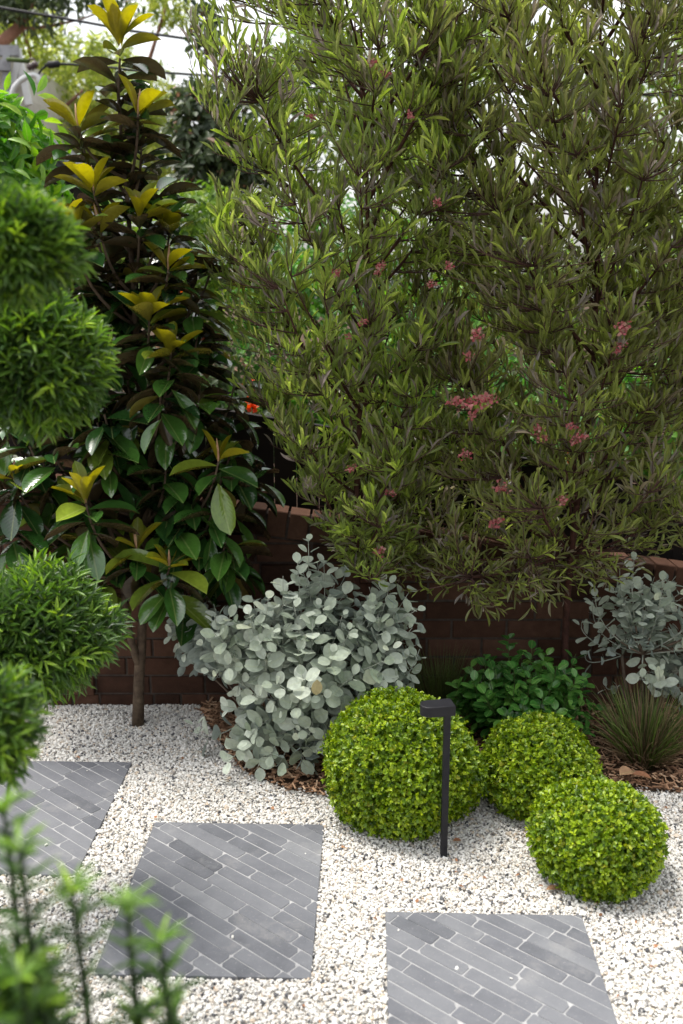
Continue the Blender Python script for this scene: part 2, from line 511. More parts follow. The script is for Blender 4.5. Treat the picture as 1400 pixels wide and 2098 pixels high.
g = sheet('ground', [(-60, -20), (60, -20), (60, 150), (-60, 150)], -0.012, M['soil'])
tag(g, kind='structure')
g = sheet('gravel_path', [(-2.6, 0.4), (2.6, 0.4), (2.6, 4.03), (-2.6, 4.03)], -0.003, M['gravel'])
tag(g, kind='structure')
xs = np.linspace(-0.62, 2.6, 40)
g = sheet('garden_bed', [(float(x), float(bed_edge(x))) for x in xs] + [(2.6, 4.03), (-0.62, 4.03)], 0.004, M['soil'])
tag(g, kind='structure')

SLABS = [(-0.362, 2.648, 0.583, 0.765), (0.405, 2.135, 0.575, 0.80), (-1.115, 3.108, 0.585, 0.748)]
SROT = R(-1.6)
SLAB_TOP = 0.009

def to_slab(x, y, s):
    dx, dy = x - s[0], y - s[1]
    c, n = math.cos(-SROT), math.sin(-SROT)
    return dx * c - dy * n, dx * n + dy * c

def make_pebbles():
    r = rng(3)
    X, Y = np.meshgrid(np.arange(-1.75, 1.75, 0.0069), np.arange(1.55, 4.02, 0.0069))
    x = X.ravel() + r.normal(0, .004, X.size)
    y = Y.ravel() + r.normal(0, .004, X.size)
    keep = (np.abs(x) < 0.42 * y + 0.25)
    lift = np.zeros(x.size, bool)
    keep &= (y < bed_edge(x) + r.normal(0, .018, x.size)) | (x < -0.62)
    for s in SLABS:
        u, v = to_slab(x, y, s)
        on = (np.abs(u) < s[2] / 2 - .006) & (np.abs(v) < s[3] / 2 - .006) & (r.uniform(0, 1, x.size) < .0004)
        lift |= on
        keep &= on | ~((np.abs(u) < s[2] / 2 + r.normal(.001, .002, x.size)) & (np.abs(v) < s[3] / 2 + r.normal(.001, .002, x.size)))
    x, y, lift = x[keep], y[keep], lift[keep]
    n = len(x)
    sz = np.clip(r.lognormal(math.log(.0042), .32, n), .0024, .0105)
    z = r.uniform(-.0015, .0035, n) + .0022 * (1 + np.sin(x * 9 + 2 * np.sin(y * 5)) * np.sin(y * 11 + 1.3 * np.sin(x * 7)))
    z = np.where(lift, SLAB_TOP + sz * .55, z)
    # icosahedron variants, jittered to crushed stone
    t = (1 + 5 ** .5) / 2
    V = nrm(np.array([(-1, t, 0), (1, t, 0), (-1, -t, 0), (1, -t, 0), (0, -1, t), (0, 1, t), (0, -1, -t), (0, 1, -t), (t, 0, -1), (t, 0, 1), (-t, 0, -1), (-t, 0, 1)], float))
    F = np.array([(0, 11, 5), (0, 5, 1), (0, 1, 7), (0, 7, 10), (0, 10, 11), (1, 5, 9), (5, 11, 4), (11, 10, 2), (10, 7, 6), (7, 1, 8), (3, 9, 4), (3, 4, 2), (3, 2, 6), (3, 6, 8), (3, 8, 9), (4, 9, 5), (2, 4, 11), (6, 2, 10), (8, 6, 7), (9, 8, 1)])
    var = V[None] * r.uniform(.72, 1.22, (24, 12, 1)) * np.array([1.15, .95, .62])
    tv = var[r.integers(0, 24, n)] * sz[:, None, None]
    q = nrm(r.normal(0, 1, (n, 4)) * np.array([1, .35, .35, 1]))
    w, a, b, c = q.T
    Rm = np.stack([1 - 2 * (b * b + c * c), 2 * (a * b - c * w), 2 * (a * c + b * w), 2 * (a * b + c * w), 1 - 2 * (a * a + c * c), 2 * (b * c - a * w), 2 * (a * c - b * w), 2 * (b * c + a * w), 1 - 2 * (a * a + b * b)], -1).reshape(n, 3, 3)
    co = np.einsum('nij,nkj->nki', Rm, tv) + np.stack([x, y, z], -1)[:, None]
    fs = (F[None] + (np.arange(n) * 12)[:, None, None]).reshape(-1, 3)
    me = mesh_np('pebbles', co.reshape(-1, 3), [fs], {'rnd': np.repeat(r.uniform(0, 1, n), 12)}, smooth=False)
    o = link('gravel', me, M['pebble'])
    tag(o, 'white and grey crushed stone gravel spread around the dark paved slabs', 'gravel', kind='stuff')
make_pebbles()

def make_mulch():
    r = rng(5)
    n = 8000
    x = r.uniform(-.6, 1.9, n)
    e = bed_edge(x)
    y = e + (4.0 - e) * r.uniform(-.03, 1, n) ** 1.0
    p = Poly()
    L = r.lognormal(math.log(.024), .55, n).clip(.008, .10)
    for i in range(n):
        a = r.uniform(0, math.pi)
        d = nrm(np.array([math.cos(a), math.sin(a), r.normal(0, .2)]))
        s = nrm(np.cross(d, UP + r.normal(0, .3, 3)))
        nn = np.cross(s, d)
        p.box((x[i], y[i], .012 + r.uniform(0, .02)), (L[i], r.uniform(.002, .009), r.uniform(.001, .004)), rnd=r.uniform(), ax=(d, s, nn))
    o = link('bark_mulch', p.mesh('bark_mulch'), M['mulch'])
    tag(o, 'brown shredded bark mulch covering the planted bed', 'mulch', kind='stuff')
make_mulch()

# stepping slabs: bluestone strips in raking courses, worn ends, pale grout between
def make_slab(s, seed, label):
    r = rng(seed)
    x0, y0, w, d = s
    t = thing('paved_slab', (x0, y0, 0), label, 'paving slab', 'paved stepping slabs set in the gravel')
    co, si = math.cos(SROT), math.sin(SROT)
    def W(q, z):
        return (x0 + q[0] * co - q[1] * si, y0 + q[0] * si + q[1] * co, z)
    g = Poly()
    e = .0025
    g.prism([(-w / 2 + e, -d / 2 + e), (w / 2 - e, -d / 2 + e), (w / 2 - e, d / 2 - e), (-w / 2 + e, d / 2 - e)], lambda q: W(q, -.02), lambda q, k: W(q, SLAB_TOP - .0014))
    link('grout_bed', g.mesh('grout_bed'), M['grout'], t)
    b = Poly()
    A = R(-39.0)
    pitch, joint = .0475, .0034
    cu, su = math.cos(A), math.sin(A)
    for row in range(-14, 15):
        v0, v1 = row * pitch + joint / 2, (row + 1) * pitch - joint / 2
        u = -.75 + r.uniform(0, .2)
        while u < .75:
            ln = r.choice([.15, .22, .24, .26, .29])
            wob = r.normal(0, .0008, 4)
            hgt = float(np.clip(r.normal(0, .0005), -.0007, .0007))
            c = .002 + r.uniform(0, .004) + (r.uniform() < .4) * r.uniform(.003, .009)
            c2 = .0015 + r.uniform(0, .004)
            a0, a1 = u + joint / 2, u + ln - joint / 2
            pts = [(a0 + c, v0 + wob[0]), (a1 - c2, v0 + wob[1]), (a1, v0 + c2), (a1, v1 - c), (a1 - c, v1 + wob[2]), (a0 + c2, v1 + wob[3]), (a0, v1 - c2), (a0, v0 + c)]
            pts = [(q[0] * cu - q[1] * su, q[0] * su + q[1] * cu) for q in pts]
            for nx, ny, cc in ((1, 0, w / 2), (-1, 0, w / 2), (0, 1, d / 2), (0, -1, d / 2)):
                pts = clip(pts, nx, ny, cc) if len(pts) > 2 else []
            if len(pts) > 2:
                ar = abs(sum(pts[i][0] * pts[(i + 1) % len(pts)][1] - pts[(i + 1) % len(pts)][0] * pts[i][1] for i in range(len(pts)))) / 2
                if ar > .00012:
                    b.prism(pts, lambda q: W(q, -.015), lambda q, k: W(q, SLAB_TOP + hgt - .0012 * k), inset=.0009, rnd=float(np.clip(r.normal(.5, .24), 0, 1)))
            u += ln
    link('stone_paving', b.mesh('stone_paving'), M['stone'], t)
make_slab(SLABS[0], 11, 'bluestone slab of raked strips in the middle, left of the black light and the largest box ball')
make_slab(SLABS[1], 12, 'bluestone slab of raked strips cut off by the bottom edge, in front of the smallest box ball')
make_slab(SLABS[2], 13, 'bluestone slab at the left edge partly hidden behind blurred leafy shoots')

# brick garden wall, its top falling to the right, and the dark fence behind
WY = 4.03
def wall_top(x):
    return .903 - .143 * (x + .41)
def make_wall():
    r = rng(21)
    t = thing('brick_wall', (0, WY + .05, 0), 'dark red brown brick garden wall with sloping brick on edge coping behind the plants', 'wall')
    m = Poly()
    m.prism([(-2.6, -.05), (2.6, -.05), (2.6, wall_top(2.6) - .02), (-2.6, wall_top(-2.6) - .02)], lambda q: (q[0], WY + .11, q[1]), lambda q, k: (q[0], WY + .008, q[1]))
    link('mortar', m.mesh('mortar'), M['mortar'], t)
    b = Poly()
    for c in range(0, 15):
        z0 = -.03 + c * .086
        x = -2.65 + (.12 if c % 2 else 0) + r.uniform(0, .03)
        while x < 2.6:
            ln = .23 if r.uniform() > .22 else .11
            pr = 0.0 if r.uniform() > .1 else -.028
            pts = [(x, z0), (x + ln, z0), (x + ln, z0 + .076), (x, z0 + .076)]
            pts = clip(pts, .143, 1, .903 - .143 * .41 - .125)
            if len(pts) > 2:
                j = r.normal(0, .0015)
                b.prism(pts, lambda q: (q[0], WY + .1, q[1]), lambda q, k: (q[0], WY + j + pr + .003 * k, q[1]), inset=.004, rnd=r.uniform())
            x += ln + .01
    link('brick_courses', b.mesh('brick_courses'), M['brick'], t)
    k = Poly()
    sl = math.atan(-.143)
    cu, su = math.cos(sl), math.sin(sl)
    for i in range(60):
        u = -2.7 + i * .092
        pts = [(0, -.112), (.082, -.112), (.082, 0), (0, 0)]
        x0, z0 = u, wall_top(u) + r.normal(0, .0015)
        pts = [(x0 + q[0] * cu - q[1] * su, z0 + q[0] * su + q[1] * cu) for q in pts]
        j = r.normal(0, .002)
        k.prism(pts, lambda q: (q[0], WY + .115, q[1]), lambda q, kk: (q[0], WY - .012 + j + .003 * kk, q[1]), inset=.004, rnd=r.uniform())
    link('coping_bricks', k.mesh('coping_bricks'), M['brick'], t)
make_wall()

def fence_top(x):
    return 1.165 - .161 * x
def make_fence():
    r = rng(22)
    Y = 4.28
    t = thing('timber_fence', (0, Y, 0), 'near black timber paling fence standing behind the brick wall', 'fence')
    b = Poly()
    x = -2.8
    while x < 2.8:
        w = .1
        zt = fence_top(x + .05)
        b.box((x + .05, Y + r.normal(0, .002), zt / 2), (w - .004, .018, zt), rnd=r.uniform())
        x += w
    link('paling', b.mesh('paling'), M['fence'], t)
    c = Poly()
    p0, p1 = np.array([-2.8, Y, fence_top(-2.8) + .018]), np.array([2.8, Y, fence_top(2.8) + .018])
    d = nrm(p1 - p0)
    c.box((p0 + p1) / 2, (np.linalg.norm(p1 - p0), .05, .03), ax=(d, np.array([0, 1.0, 0]), np.cross(d, [0, 1.0, 0])))
    link('capping_rail', c.mesh('capping_rail'), M['fence'], t)
    for x in (-2.2, -.7, .8, 2.3):
        q = Poly()
        q.box((x, Y + .06, fence_top(x) / 2 - .02), (.09, .09, fence_top(x) - .04))
        link('post', q.mesh('post'), M['fence'], t)
make_fence()

# ------------------------------------------------------------------ garden light
def make_light():
    b = ground_at(909, 1755)
    t = thing('garden_light', (b[0], b[1], 0), 'black powder coated path light, slim square post with rounded oblong head', 'garden light')
    p = Poly()
    H = .508
    p.box((b[0], b[1], H / 2 - .03), (.021, .013, H + .06), rot=R(8))
    link('post', p.mesh('post'), M['black'], t)
    # head: a stadium in plan, flat at the post end, reaching left and towards the camera
    a = R(190)
    dx, dy = np.array([math.cos(a), math.sin(a)]), np.array([-math.sin(a), math.cos(a)])
    L, w = .106, .030
    c0 = b[:2] - dx * .018
    outl = [(0, -w), (L - w, -w)] + [(L - w + w * math.sin(k * math.pi / 12), -w * math.cos(k * math.pi / 12)) for k in range(1, 12)] + [(L - w, w), (0, w)]
    h = Poly()
    f = lambda q, z: (*(c0 + dx * q[0] + dy * q[1]), z)
    h.prism(outl, lambda q: f(q, H - .003), lambda q, k: f(q, H + .03 - .0015 * k), inset=.0015)
    link('head', h.mesh('head'), M['black'], t)
    g = Poly()
    outl2 = [(q[0] * .72 + .018, q[1] * .6) for q in outl]
    g.prism(outl2, lambda q: f(q, H - .002), lambda q, k: f(q, H - .006))
    link('lens', g.mesh('lens'), M['greymetal'], t)
make_light()

# ------------------------------------------------------------------ clipped box balls
TPL_BOX = leaf_tpl(3, .62, .35, .1, .5, .4)
def fib(n, r):
    i = np.arange(n) + .5
    ph = np.arccos(1 - 2 * i / n)
    th = math.pi * (1 + 5 ** .5) * i
    v = np.stack([np.cos(th) * np.sin(ph), np.sin(th) * np.sin(ph), np.cos(ph)], -1)
    return nrm(v + r.normal(0, .035, (n, 3)))

def lumpy(v, seed, amp):
    r = rng(seed)
    out = np.ones(len(v))
    for k in range(9):
        d = nrm(r.normal(0, 1, 3))
        out += amp * np.sin((v @ d) * r.uniform(3, 9) + r.uniform(0, 6))
    return out

def make_ball(px, py, rw, rh, Y, seed, label, sit=.8):
    r = rng(seed)
    for _ in range(30):                                 # stand it on the ground
        c = at(px, py, Y)
        ax = Y / ray(px, py)[1] / FPX                   # metres a pixel at that depth
        rx, rz = rw * ax, rh * ax
        Y += (c[2] - sit * rz) * .8
    t = thing('box_ball', (c[0], c[1], 0), label, 'box ball', 'clipped box balls on the gravel')
    s = Tubes(7)
    s.add(bez((c[0], c[1], -.02), (c[0] + .01, c[1], c[2] * .4), (c[0], c[1], c[2]), 5), [.018, .016, .014, .012, .01])
    for k in range(14):
        d = nrm(r.normal(0, 1, 3) + UP * .4)
        s.add(bez((c[0], c[1], c[2] * .55), c + d * rx * .25, c + d * rx * .72, 5), [.008, .007, .005, .004, .003])
    link('stem', s.mesh('stem'), M['woodstem'], t)
    lv = Leaves(TPL_BOX)
    R3 = np.array([rx, rx, rz])
    n = int(2600 * (rw / 160) ** 2)
    for shell, frac, ln in ((1.0, 1.65, .0152), (.92, 1.1, .0155), (.8, .6, .02), (.62, .3, .03)):
        v = fib(int(n * frac), r)
        f = lumpy(v, seed, .018) * shell * (1 + r.normal(0, .03, len(v)) + (r.uniform(0, 1, len(v)) < .03) * .05)
        p = c + v * R3 * f[:, None]
        nn = nrm(v / R3)
        axis = nrm(nn + UP * .25 + r.normal(0, .3, v.shape))
        tone_c = r.beta(1.2, 1.2, len(v))
        newg = (r.uniform(0, 1, len(v)) < .05) * r.uniform(.2, .8, len(v))
        for k in range(5):
            rad = nrm(np.cross(axis, r.normal(0, 1, v.shape)))
            d = axis * r.uniform(.5, 1.3, (len(v), 1)) + rad
            L = ln * r.uniform(.7, 1.25, len(v))
            lv.add(p + axis * (r.uniform(-.008, .008, (len(v), 1))), d, axis + r.normal(0, .3, v.shape), L, L * r.uniform(.5, .66, len(v)),
                   np.clip(tone_c * .75 + r.normal(.12, .13, len(v)), 0, 1), newg)
    m = lv.mesh('foliage')
    link('foliage', m, M['box'], t)
make_ball(826, 1570, 152, 139, 3.17, 31, 'largest clipped box ball, behind the black garden light', .76)
make_ball(1105, 1574, 115, 98, 3.36, 32, 'mid sized clipped box ball at the edge of the mulch bed, beside the grass tussock')
make_ball(1225, 1716, 127, 104, 2.83, 33, 'smallest clipped box ball standing nearest, alone on the white gravel')

# ------------------------------------------------------------------ grass tussocks
TPL_BLADE = leaf_tpl(5, .35, .5, .0, .2, .5)
def make_tussock(px, py, n, h, spread, seed, label, lo=0.0, hi=1.0, name='grass_tussock', w=.0045, dead=260):
    r = rng(seed)
    b = ground_at(px, py)
    t = thing(name, (b[0], b[1], 0), label, 'grass')
    for part, cnt, a, z, hh, ww in (('blades', n, lo, hi, h, w), ('dry_blades', dead, .0, .3, h * .62, w * .9)):
        tb = Tubes(3)
        pts_all = []
        for i in range(cnt):
            th = r.uniform(0, 2 * math.pi)
            rad = r.uniform(0, 1) ** .6
            base = b + np.array([math.cos(th), math.sin(th), 0]) * rad * .075
            lean = spread * rad * r.uniform(.5, 1.25) + (r.uniform(0, .5) if part != 'blades' else 0)
            L = hh * r.uniform(.55, 1.12)
            out = np.array([math.cos(th + r.normal(0, .3)), math.sin(th + r.normal(0, .3)), 0])
            tip = base + out * L * math.sin(lean) + UP * L * math.cos(lean)
            midp = base + out * L * .5 * math.sin(lean * .6) + UP * L * .55 * math.cos(lean * .6)
            tb.add(bez(base, midp, tip, 5), ww * .5 * np.array([.9, 1, .9, .65, .12]), r.uniform(a, z))
        me = tb.mesh(part)
        link(part, me, M['blade'], t)
make_tussock(1318, 1562, 520, .30, .75, 41, 'spiky grass tussock with brown dry base growing in the mulch at the right edge', .12, .84, dead=420)
make_tussock(905, 1475, 420, .30, .55, 42, 'thin dark wispy grass clump growing between the silver bush and the glossy green shrub', .36, .7, w=.0024, dead=120)

# ------------------------------------------------------------------ leafy shrubs on stems
TPL_OVAL = leaf_tpl(6, .52, .16, .06, .6, .55)
TPL_OVATE = leaf_tpl(5, .58, .25, .12, .6, .6)
TPL_LANCE = leaf_tpl(4, .5, .25, .22, .7, .9)

def pair_shoot(lv, st, pts, L0, W, r, rad, spread=.9, start=.35, step=.034, uplift=.2, fwd=.4, rnd=None, tipsize=.55):
    """opposite pairs of leaves up a stem, each pair turned a quarter from the last"""
    pts = np.asarray(pts)
    seg = np.linalg.norm(np.diff(pts, axis=0), axis=1)
    S = np.concatenate([[0], np.cumsum(seg)])
    st.add(pts, np.linspace(rad, rad * .35, len(pts)), r.uniform())
    s = S[-1] * start
    k = 0
    ph = r.uniform(0, 3)
    base = r.uniform() if rnd is None else rnd
    while s <= S[-1] + 1e-6:
        p = np.array([np.interp(s, S, pts[:, i]) for i in range(3)])
        tan = nrm(np.array([np.interp(min(s + .01, S[-1]), S, pts[:, i]) - np.interp(max(s - .02, 0), S, pts[:, i]) for i in range(3)]))
        a = nrm(np.cross(tan, [.3, .2, 1.0]))
        b = np.cross(tan, a)
        f = s / S[-1]
        sc = 1.0 if f < .75 else 1 - (1 - tipsize) * (f - .75) / .25
        for sgn in (0, math.pi):
            th = ph + k * math.pi / 2 + sgn + r.normal(0, .2)
            o = a * math.cos(th) + b * math.sin(th)
            d = o * spread * (1.0 if f < .8 else .7) + tan * fwd + UP * uplift * r.uniform(.2, 1) + r.normal(0, .14, 3)
            up = tan + UP * .3 - o * .1 + r.normal(0, .15, 3)
            L = L0 * sc * r.uniform(.75, 1.2)
            lv.add(p + o * .008, d, up, L, L * W * r.uniform(.88, 1.12), np.clip(base * .6 + r.normal(.2, .16), 0, .97))
        s += step * r.uniform(.8, 1.25)
        k += 1

def dome_tips(px, py, Y, rx, ry, rz, n, r, lo=.75, hi=1.05, zmin=.03):
    c = at(px, py, Y)
    v = fib(n, r)
    p = c + v * np.array([rx, ry, rz]) * r.uniform(lo, hi, (n, 1))
    return c, p[p[:, 2] > zmin]

def make_silver(label, base_px, base_Y, domes, extra, seed, L0=.066):
    r = rng(seed)
    b = np.array([*at(base_px[0], base_px[1], base_Y)[:2], 0.0])
    t = thing('silver_shrub', b, label, 'shrub')
    lv, st, wood = Leaves(TPL_OVAL), Tubes(5), Tubes(6)
    tips = []
    for d in domes:
        c, p = dome_tips(*d[:6], d[6], r)
        if len(d) > 7:
            p2 = dome_tips(*d[:6], d[7], r, .35, .7)[1]
            p = np.concatenate([p, p2])
        tips += [(q, nrm(q - c)) for q in p]
    for px, py, Y in extra:
        q = at(px, py, Y)
        tips.append((q, nrm(np.array([(px - base_px[0]) * .001, -.1, 1.0]))))
    hubs = [b + np.array([r.normal(0, .09), r.normal(0, .07), r.uniform(.14, .38)]) for _ in range(9)]
    for h in hubs:
        wood.add(bez(b + np.array([r.normal(0, .03), r.normal(0, .03), -.02]), (b + h) / 2 + r.normal(0, .04, 3), h, 6), np.linspace(.011, .006, 6))
    for q, o in tips:
        h = min(hubs, key=lambda k: np.linalg.norm(k - q) + r.uniform(0, .1))
        L = np.linalg.norm(q - h)
        ctrl = q - (o * .75 + UP * .25) * L * .5 + r.normal(0, .02, 3)
        pts = bez(h, ctrl, q, 9)
        n0 = max(0, int(9 * (1 - .26 / max(L, .27))))
        if n0 > 0:
            wood.add(pts[:n0 + 1], np.linspace(.005, .0032, n0 + 1))
        pair_shoot(lv, st, pts[n0:], L0, .76, r, .0028, start=.12, rnd=r.uniform(.1, 1), step=.044)
    link('leaves', lv.mesh('leaves'), M['silver'], t)
    link('young_stems', st.mesh('young_stems'), M['silverstem'], t)
    link('woody_stems', wood.mesh('woody_stems'), M['woodstem'], t)
    return t
sil = make_silver('large pale silver leaved bush in the middle of the bed, behind the largest box ball', (610, 1560), 3.55,
            [(650, 1385, 3.52, .36, .30, .36, 92, 34), (470, 1330, 3.55, .11, .16, .2, 16), (800, 1330, 3.5, .14, .18, .24, 26), (395, 1290, 3.82, .13, .12, .2, 24),
             (560, 1530, 3.42, .24, .14, .1, 22), (660, 1250, 3.6, .2, .16, .22, 26), (545, 1280, 3.5, .13, .15, .16, 15), (790, 1270, 3.52, .15, .15, .17, 18)],
            [(632, 1108, 3.55), (610, 1150, 3.52), (690, 1165, 3.6), (790, 1190, 3.55), (580, 1180, 3.5), (860, 1330, 3.42), (440, 1260, 3.5), (400, 1480, 3.55), (560, 1555, 3.32), (650, 1535, 3.32)], 51)
yl = Leaves(TPL_OVAL)
yl.add(at(650, 1392, 3.2), (-.05, -.1, -1), (.2, -1, .3), .058, .04, .3)
link('yellowed_leaf', yl.mesh('yellowed_leaf'), M['yellowleaf'], sil)
make_silver('darker grey silver bush at the right edge, growing up the brick wall behind the tussock', (1330, 1470), 3.72,
            [(1325, 1225, 3.72, .2, .14, .11, 24), (1370, 1370, 3.72, .12, .1, .1, 12), (1470, 1290, 3.65, .18, .2, .26, 22)],
            [(1300, 1140, 3.66), (1270, 1165, 3.66), (1360, 1180, 3.62), (1220, 1200, 3.68), (1195, 1270, 3.78), (1200, 1340, 3.8), (1240, 1390, 3.78), (1215, 1230, 3.76), (1350, 1370, 3.55), (1320, 1390, 3.55)], 52, .056)

def make_glossy():
    r = rng(53)
    b = np.array([*at(1075, 1470, 3.66)[:2], 0])
    t = thing('glossy_shrub', b, 'rounded glossy green shrub in front of the brick wall, behind the mid sized box ball', 'shrub')
    lv, st = Leaves(TPL_OVAL), Tubes(5)
    tips = []
    for d in ((1070, 1420, 3.64, .27, .2, .17, 70), (1060, 1440, 3.6, .2, .14, .12, 34), (970, 1440, 3.66, .1, .1, .12, 18), (1170, 1440, 3.6, .1, .12, .14, 18)):
        c, p = dome_tips(*d, r, .6, 1.05)
        tips += list(p)
    tips += [at(1042, 1300, 3.7), at(1090, 1330, 3.68), at(1180, 1340, 3.7), at(990, 1350, 3.66), at(930, 1410, 3.7)]
    for q in tips:
        h = b + np.array([r.normal(0, .03), r.normal(0, .03), .05])
        pts = bez(h, (h + q) / 2 + np.array([(q - h)[0] * .3, (q - h)[1] * .3, -.02]), q, 8)
        st.add(pts[:5], np.linspace(.004, .003, 5))
        pair_shoot(lv, st, pts[4:], .05, .76, r, .0026, start=.2, step=.024, spread=1.0, rnd=r.uniform(), tipsize=.75)
    link('leaves', lv.mesh('leaves'), M['glossy'], t)
    link('stems', st.mesh('stems'), M['greenstem'], t)
make_glossy()

# ------------------------------------------------------------------ magnolia
TPL_MAG = leaf_tpl(8, .58, .3, .1, .75, .5)
def make_magnolia():
    r = rng(61)
    b = ground_at(283, 1486)
    Yt = b[1]
    t = thing('magnolia_tree', (b[0], b[1], 0), 'slender magnolia with big glossy dark leaves, brown undersides and yellow new growth at the tips', 'tree')
    P = lambda px, py, dy=0.0: at(px, py, Yt + dy)
    trunk, br = Tubes(10), Tubes(6)
    main = [P(283, 1495), P(284, 1430), P(286, 1370), P(290, 1330, .01), P(292, 1260, .02), P(296, 1160, .03), P(300, 1020, .04), P(292, 880, .03), P(280, 720, .02), P(272, 560), P(262, 420), P(250, 300), P(243, 190), P(246, 120)]
    trunk.add(main, np.array([27, 24, 22.5, 21, 17, 15.5, 14, 13, 11.5, 10, 8.5, 7, 5.5, 4]) * .001)
    side = bez(P(287, 1365), P(262, 1310, -.02), P(254, 1215, -.03), 6)
    trunk.add(side, [.018, .0165, .015, .014, .013, .012])
    trunk.add(bez(side[-1], P(248, 1120, -.05), P(205, 1040, -.12), 6), [.012, .011, .01, .009, .008, .006])
    link('trunk', trunk.mesh('trunk'), M['bark'], t)
    main = np.array(main)
    old, new = Leaves(TPL_MAG), Leaves(TPL_MAG)
    buds = []
    # (px, py, dY, old leaves, new leaves, droop, bud)
    RS = [(246, 98, 0, 7, 10, -.05, 0), (240, 160, .02, 9, 0, .1, 0), (246, 215, 0, 9, 0, .15, 0), (283, 235, -.1, 7, 3, .1, 1), (160, 262, -.02, 8, 2, .1, 1), (172, 305, .03, 9, 0, .2, 0), (290, 300, -.03, 10, 0, .15, 0),
          (228, 310, .06, 9, 0, .2, 0), (262, 370, .0, 10, 0, .2, 0), (192, 392, -.12, 6, 5, .0, 1), (152, 492, -.16, 6, 8, .1, 0), (205, 468, -.12, 6, 3, .15, 1), (286, 452, -.12, 7, 6, .2, 1), (347, 478, -.02, 8, 3, .1, 1),
          (345, 552, -.14, 8, 4, .2, 1), (232, 560, .0, 9, 0, .35, 0), (292, 560, .05, 9, 0, .3, 0), (395, 590, .0, 9, 0, .2, 0), (306, 655, -.2, 9, 8, .3, 0), (350, 726, -.2, 9, 5, .35, 1), (245, 690, -.02, 8, 0, .35, 0), (405, 690, .02, 9, 0, .3, 0),
          (330, 800, -.18, 8, 0, .75, 0), (262, 780, -.05, 8, 0, .5, 0), (410, 800, -.05, 9, 0, .4, 0), (480, 790, .05, 9, 0, .3, 0), (470, 880, .05, 9, 0, .5, 0), (225, 850, -.05, 9, 0, .5, 0), (330, 900, .0, 8, 0, .6, 0),
          (176, 1030, -.25, 10, 9, .28, 1), (110, 925, -.1, 9, 0, .4, 0), (30, 985, -.1, 9, 3, .4, 1), (20, 1075, -.15, 8, 0, .4, 0), (448, 945, -.15, 7, 4, .6, 1), (435, 1045, -.12, 8, 0, .5, 0), (462, 1120, -.1, 9, 0, .6, 0), (520, 960, .03, 7, 0, .3, 0),
          (280, 1125, -.15, 7, 3, .6, 1), (347, 1165, -.18, 9, 5, .5, 1), (240, 1090, .0, 8, 0, .6, 0), (95, 1090, -.02, 8, 0, .5, 0), (350, 990, .0, 7, 0, .5, 0), (180, 890, .04, 8, 0, .5, 0), (10, 860, -.02, 6, 3, .3, 1), (-40, 930, 0, 8, 0, .4, 0),
          (120, 660, .05, 8, 0, .3, 0), (160, 760, .05, 8, 0, .4, 0), (60, 800, .05, 8, 0, .4, 0), (430, 1000, .05, 7, 0, .5, 0), (200, 1180, .05, 7, 0, .5, 0), (390, 1200, .02, 6, 0, .6, 0), (260, 620, .1, 8, 0, .3, 0), (365, 850, .1, 8, 0, .4, 0), (440, 520, .08, 7, 0, .2, 0), (320, 390, .05, 8, 0, .2, 0), (230, 430, .06, 8, 0, .25, 0)]
    for k in range(50):
        py = r.uniform(430, 1120)
        hw = np.interp(py, [430, 600, 850, 1120], [90, 150, 230, 230])
        RS.append((280 + hw * r.uniform(-1, .95), py, r.uniform(-.12, .2), 8, 0, .3, 0))
    for px, py, dy, no, nn_, droop, bud in RS:
        q = P(px, py, dy)
        # stem from the leader, leaving lower down and curving up
        zz = q[2] - r.uniform(.1, .22) - np.linalg.norm(q[:2] - b[:2]) * .55
        zz = max(zz, .62)
        mz = main[:, 2]
        h = np.array([np.interp(zz, mz, main[:, i]) for i in range(3)])
        ctrl = np.array([q[0] * .85 + h[0] * .15, q[1] * .85 + h[1] * .15, h[2] + (q[2] - h[2]) * .3])
        if np.linalg.norm(q - h) > .05 and px != 246:
            br.add(bez(h, ctrl, q, 8), np.linspace(.0075, .004, 8))
        axis = nrm(nrm(q - ctrl) * .5 + UP)
        a = nrm(np.cross(axis, [.2, 1, .1]))
        c = np.cross(axis, a)
        ph = r.uniform(0, 6)
        lowf = np.clip((1.6 - q[2]) / .9, 0, 1)
        L0 = .17 + .022 * lowf
        no = int(no * (1.35 if py > 470 else 1.05))
        for k in range(no):
            th = ph + k * 2.4 + r.normal(0, .15)
            o = a * math.cos(th) + c * math.sin(th)
            f = k / max(no - 1, 1)
            lo2 = np.clip((1.95 - q[2]) / .5, 0, 1)
            el = (.42 - .3 * lo2) * (1 - f) + (-.3 - .55 * lo2) * f + r.normal(0, .2)
            d = o * math.cos(el) + axis * math.sin(el) + r.normal(0, .08, 3)
            L = L0 * r.uniform(.75, 1.15)
            old.add(q - axis * (.008 + .011 * k), d, axis + o * .25 + r.normal(0, .22, 3), L, L * r.uniform(.39, .48), np.clip(r.normal(.45, .27), 0, 1), r.uniform(.35, .95) if (k < 2 and nn_) else (.35 if r.uniform() < .08 else 0))
        top = py < 120
        for k in range(nn_):
            th = ph + k * 2.4
            o = a * math.cos(th) + c * math.sin(th)
            el = R(r.uniform(18, 76)) if not top else R(r.uniform(35, 82))
            d = o * math.cos(el) + axis * math.sin(el) + r.normal(0, .06, 3)
            L = r.uniform(.105, .155) * (1.15 if top else 1.0)
            yel = r.uniform(.4, 1) if py < 520 else r.uniform(0, .75)
            new.add(q + axis * (.004 * k) + o * .006, d, axis - o * .9 + r.normal(0, .25, 3), L, L * r.uniform(.34, .46), yel, 0)
        if bud:
            buds.append((q, axis))
    link('branches', br.mesh('branches'), M['bark'], t)
    link('leaves', old.mesh('leaves'), M['mag'], t)
    link('new_leaves', new.mesh('new_leaves'), M['magnew'], t)
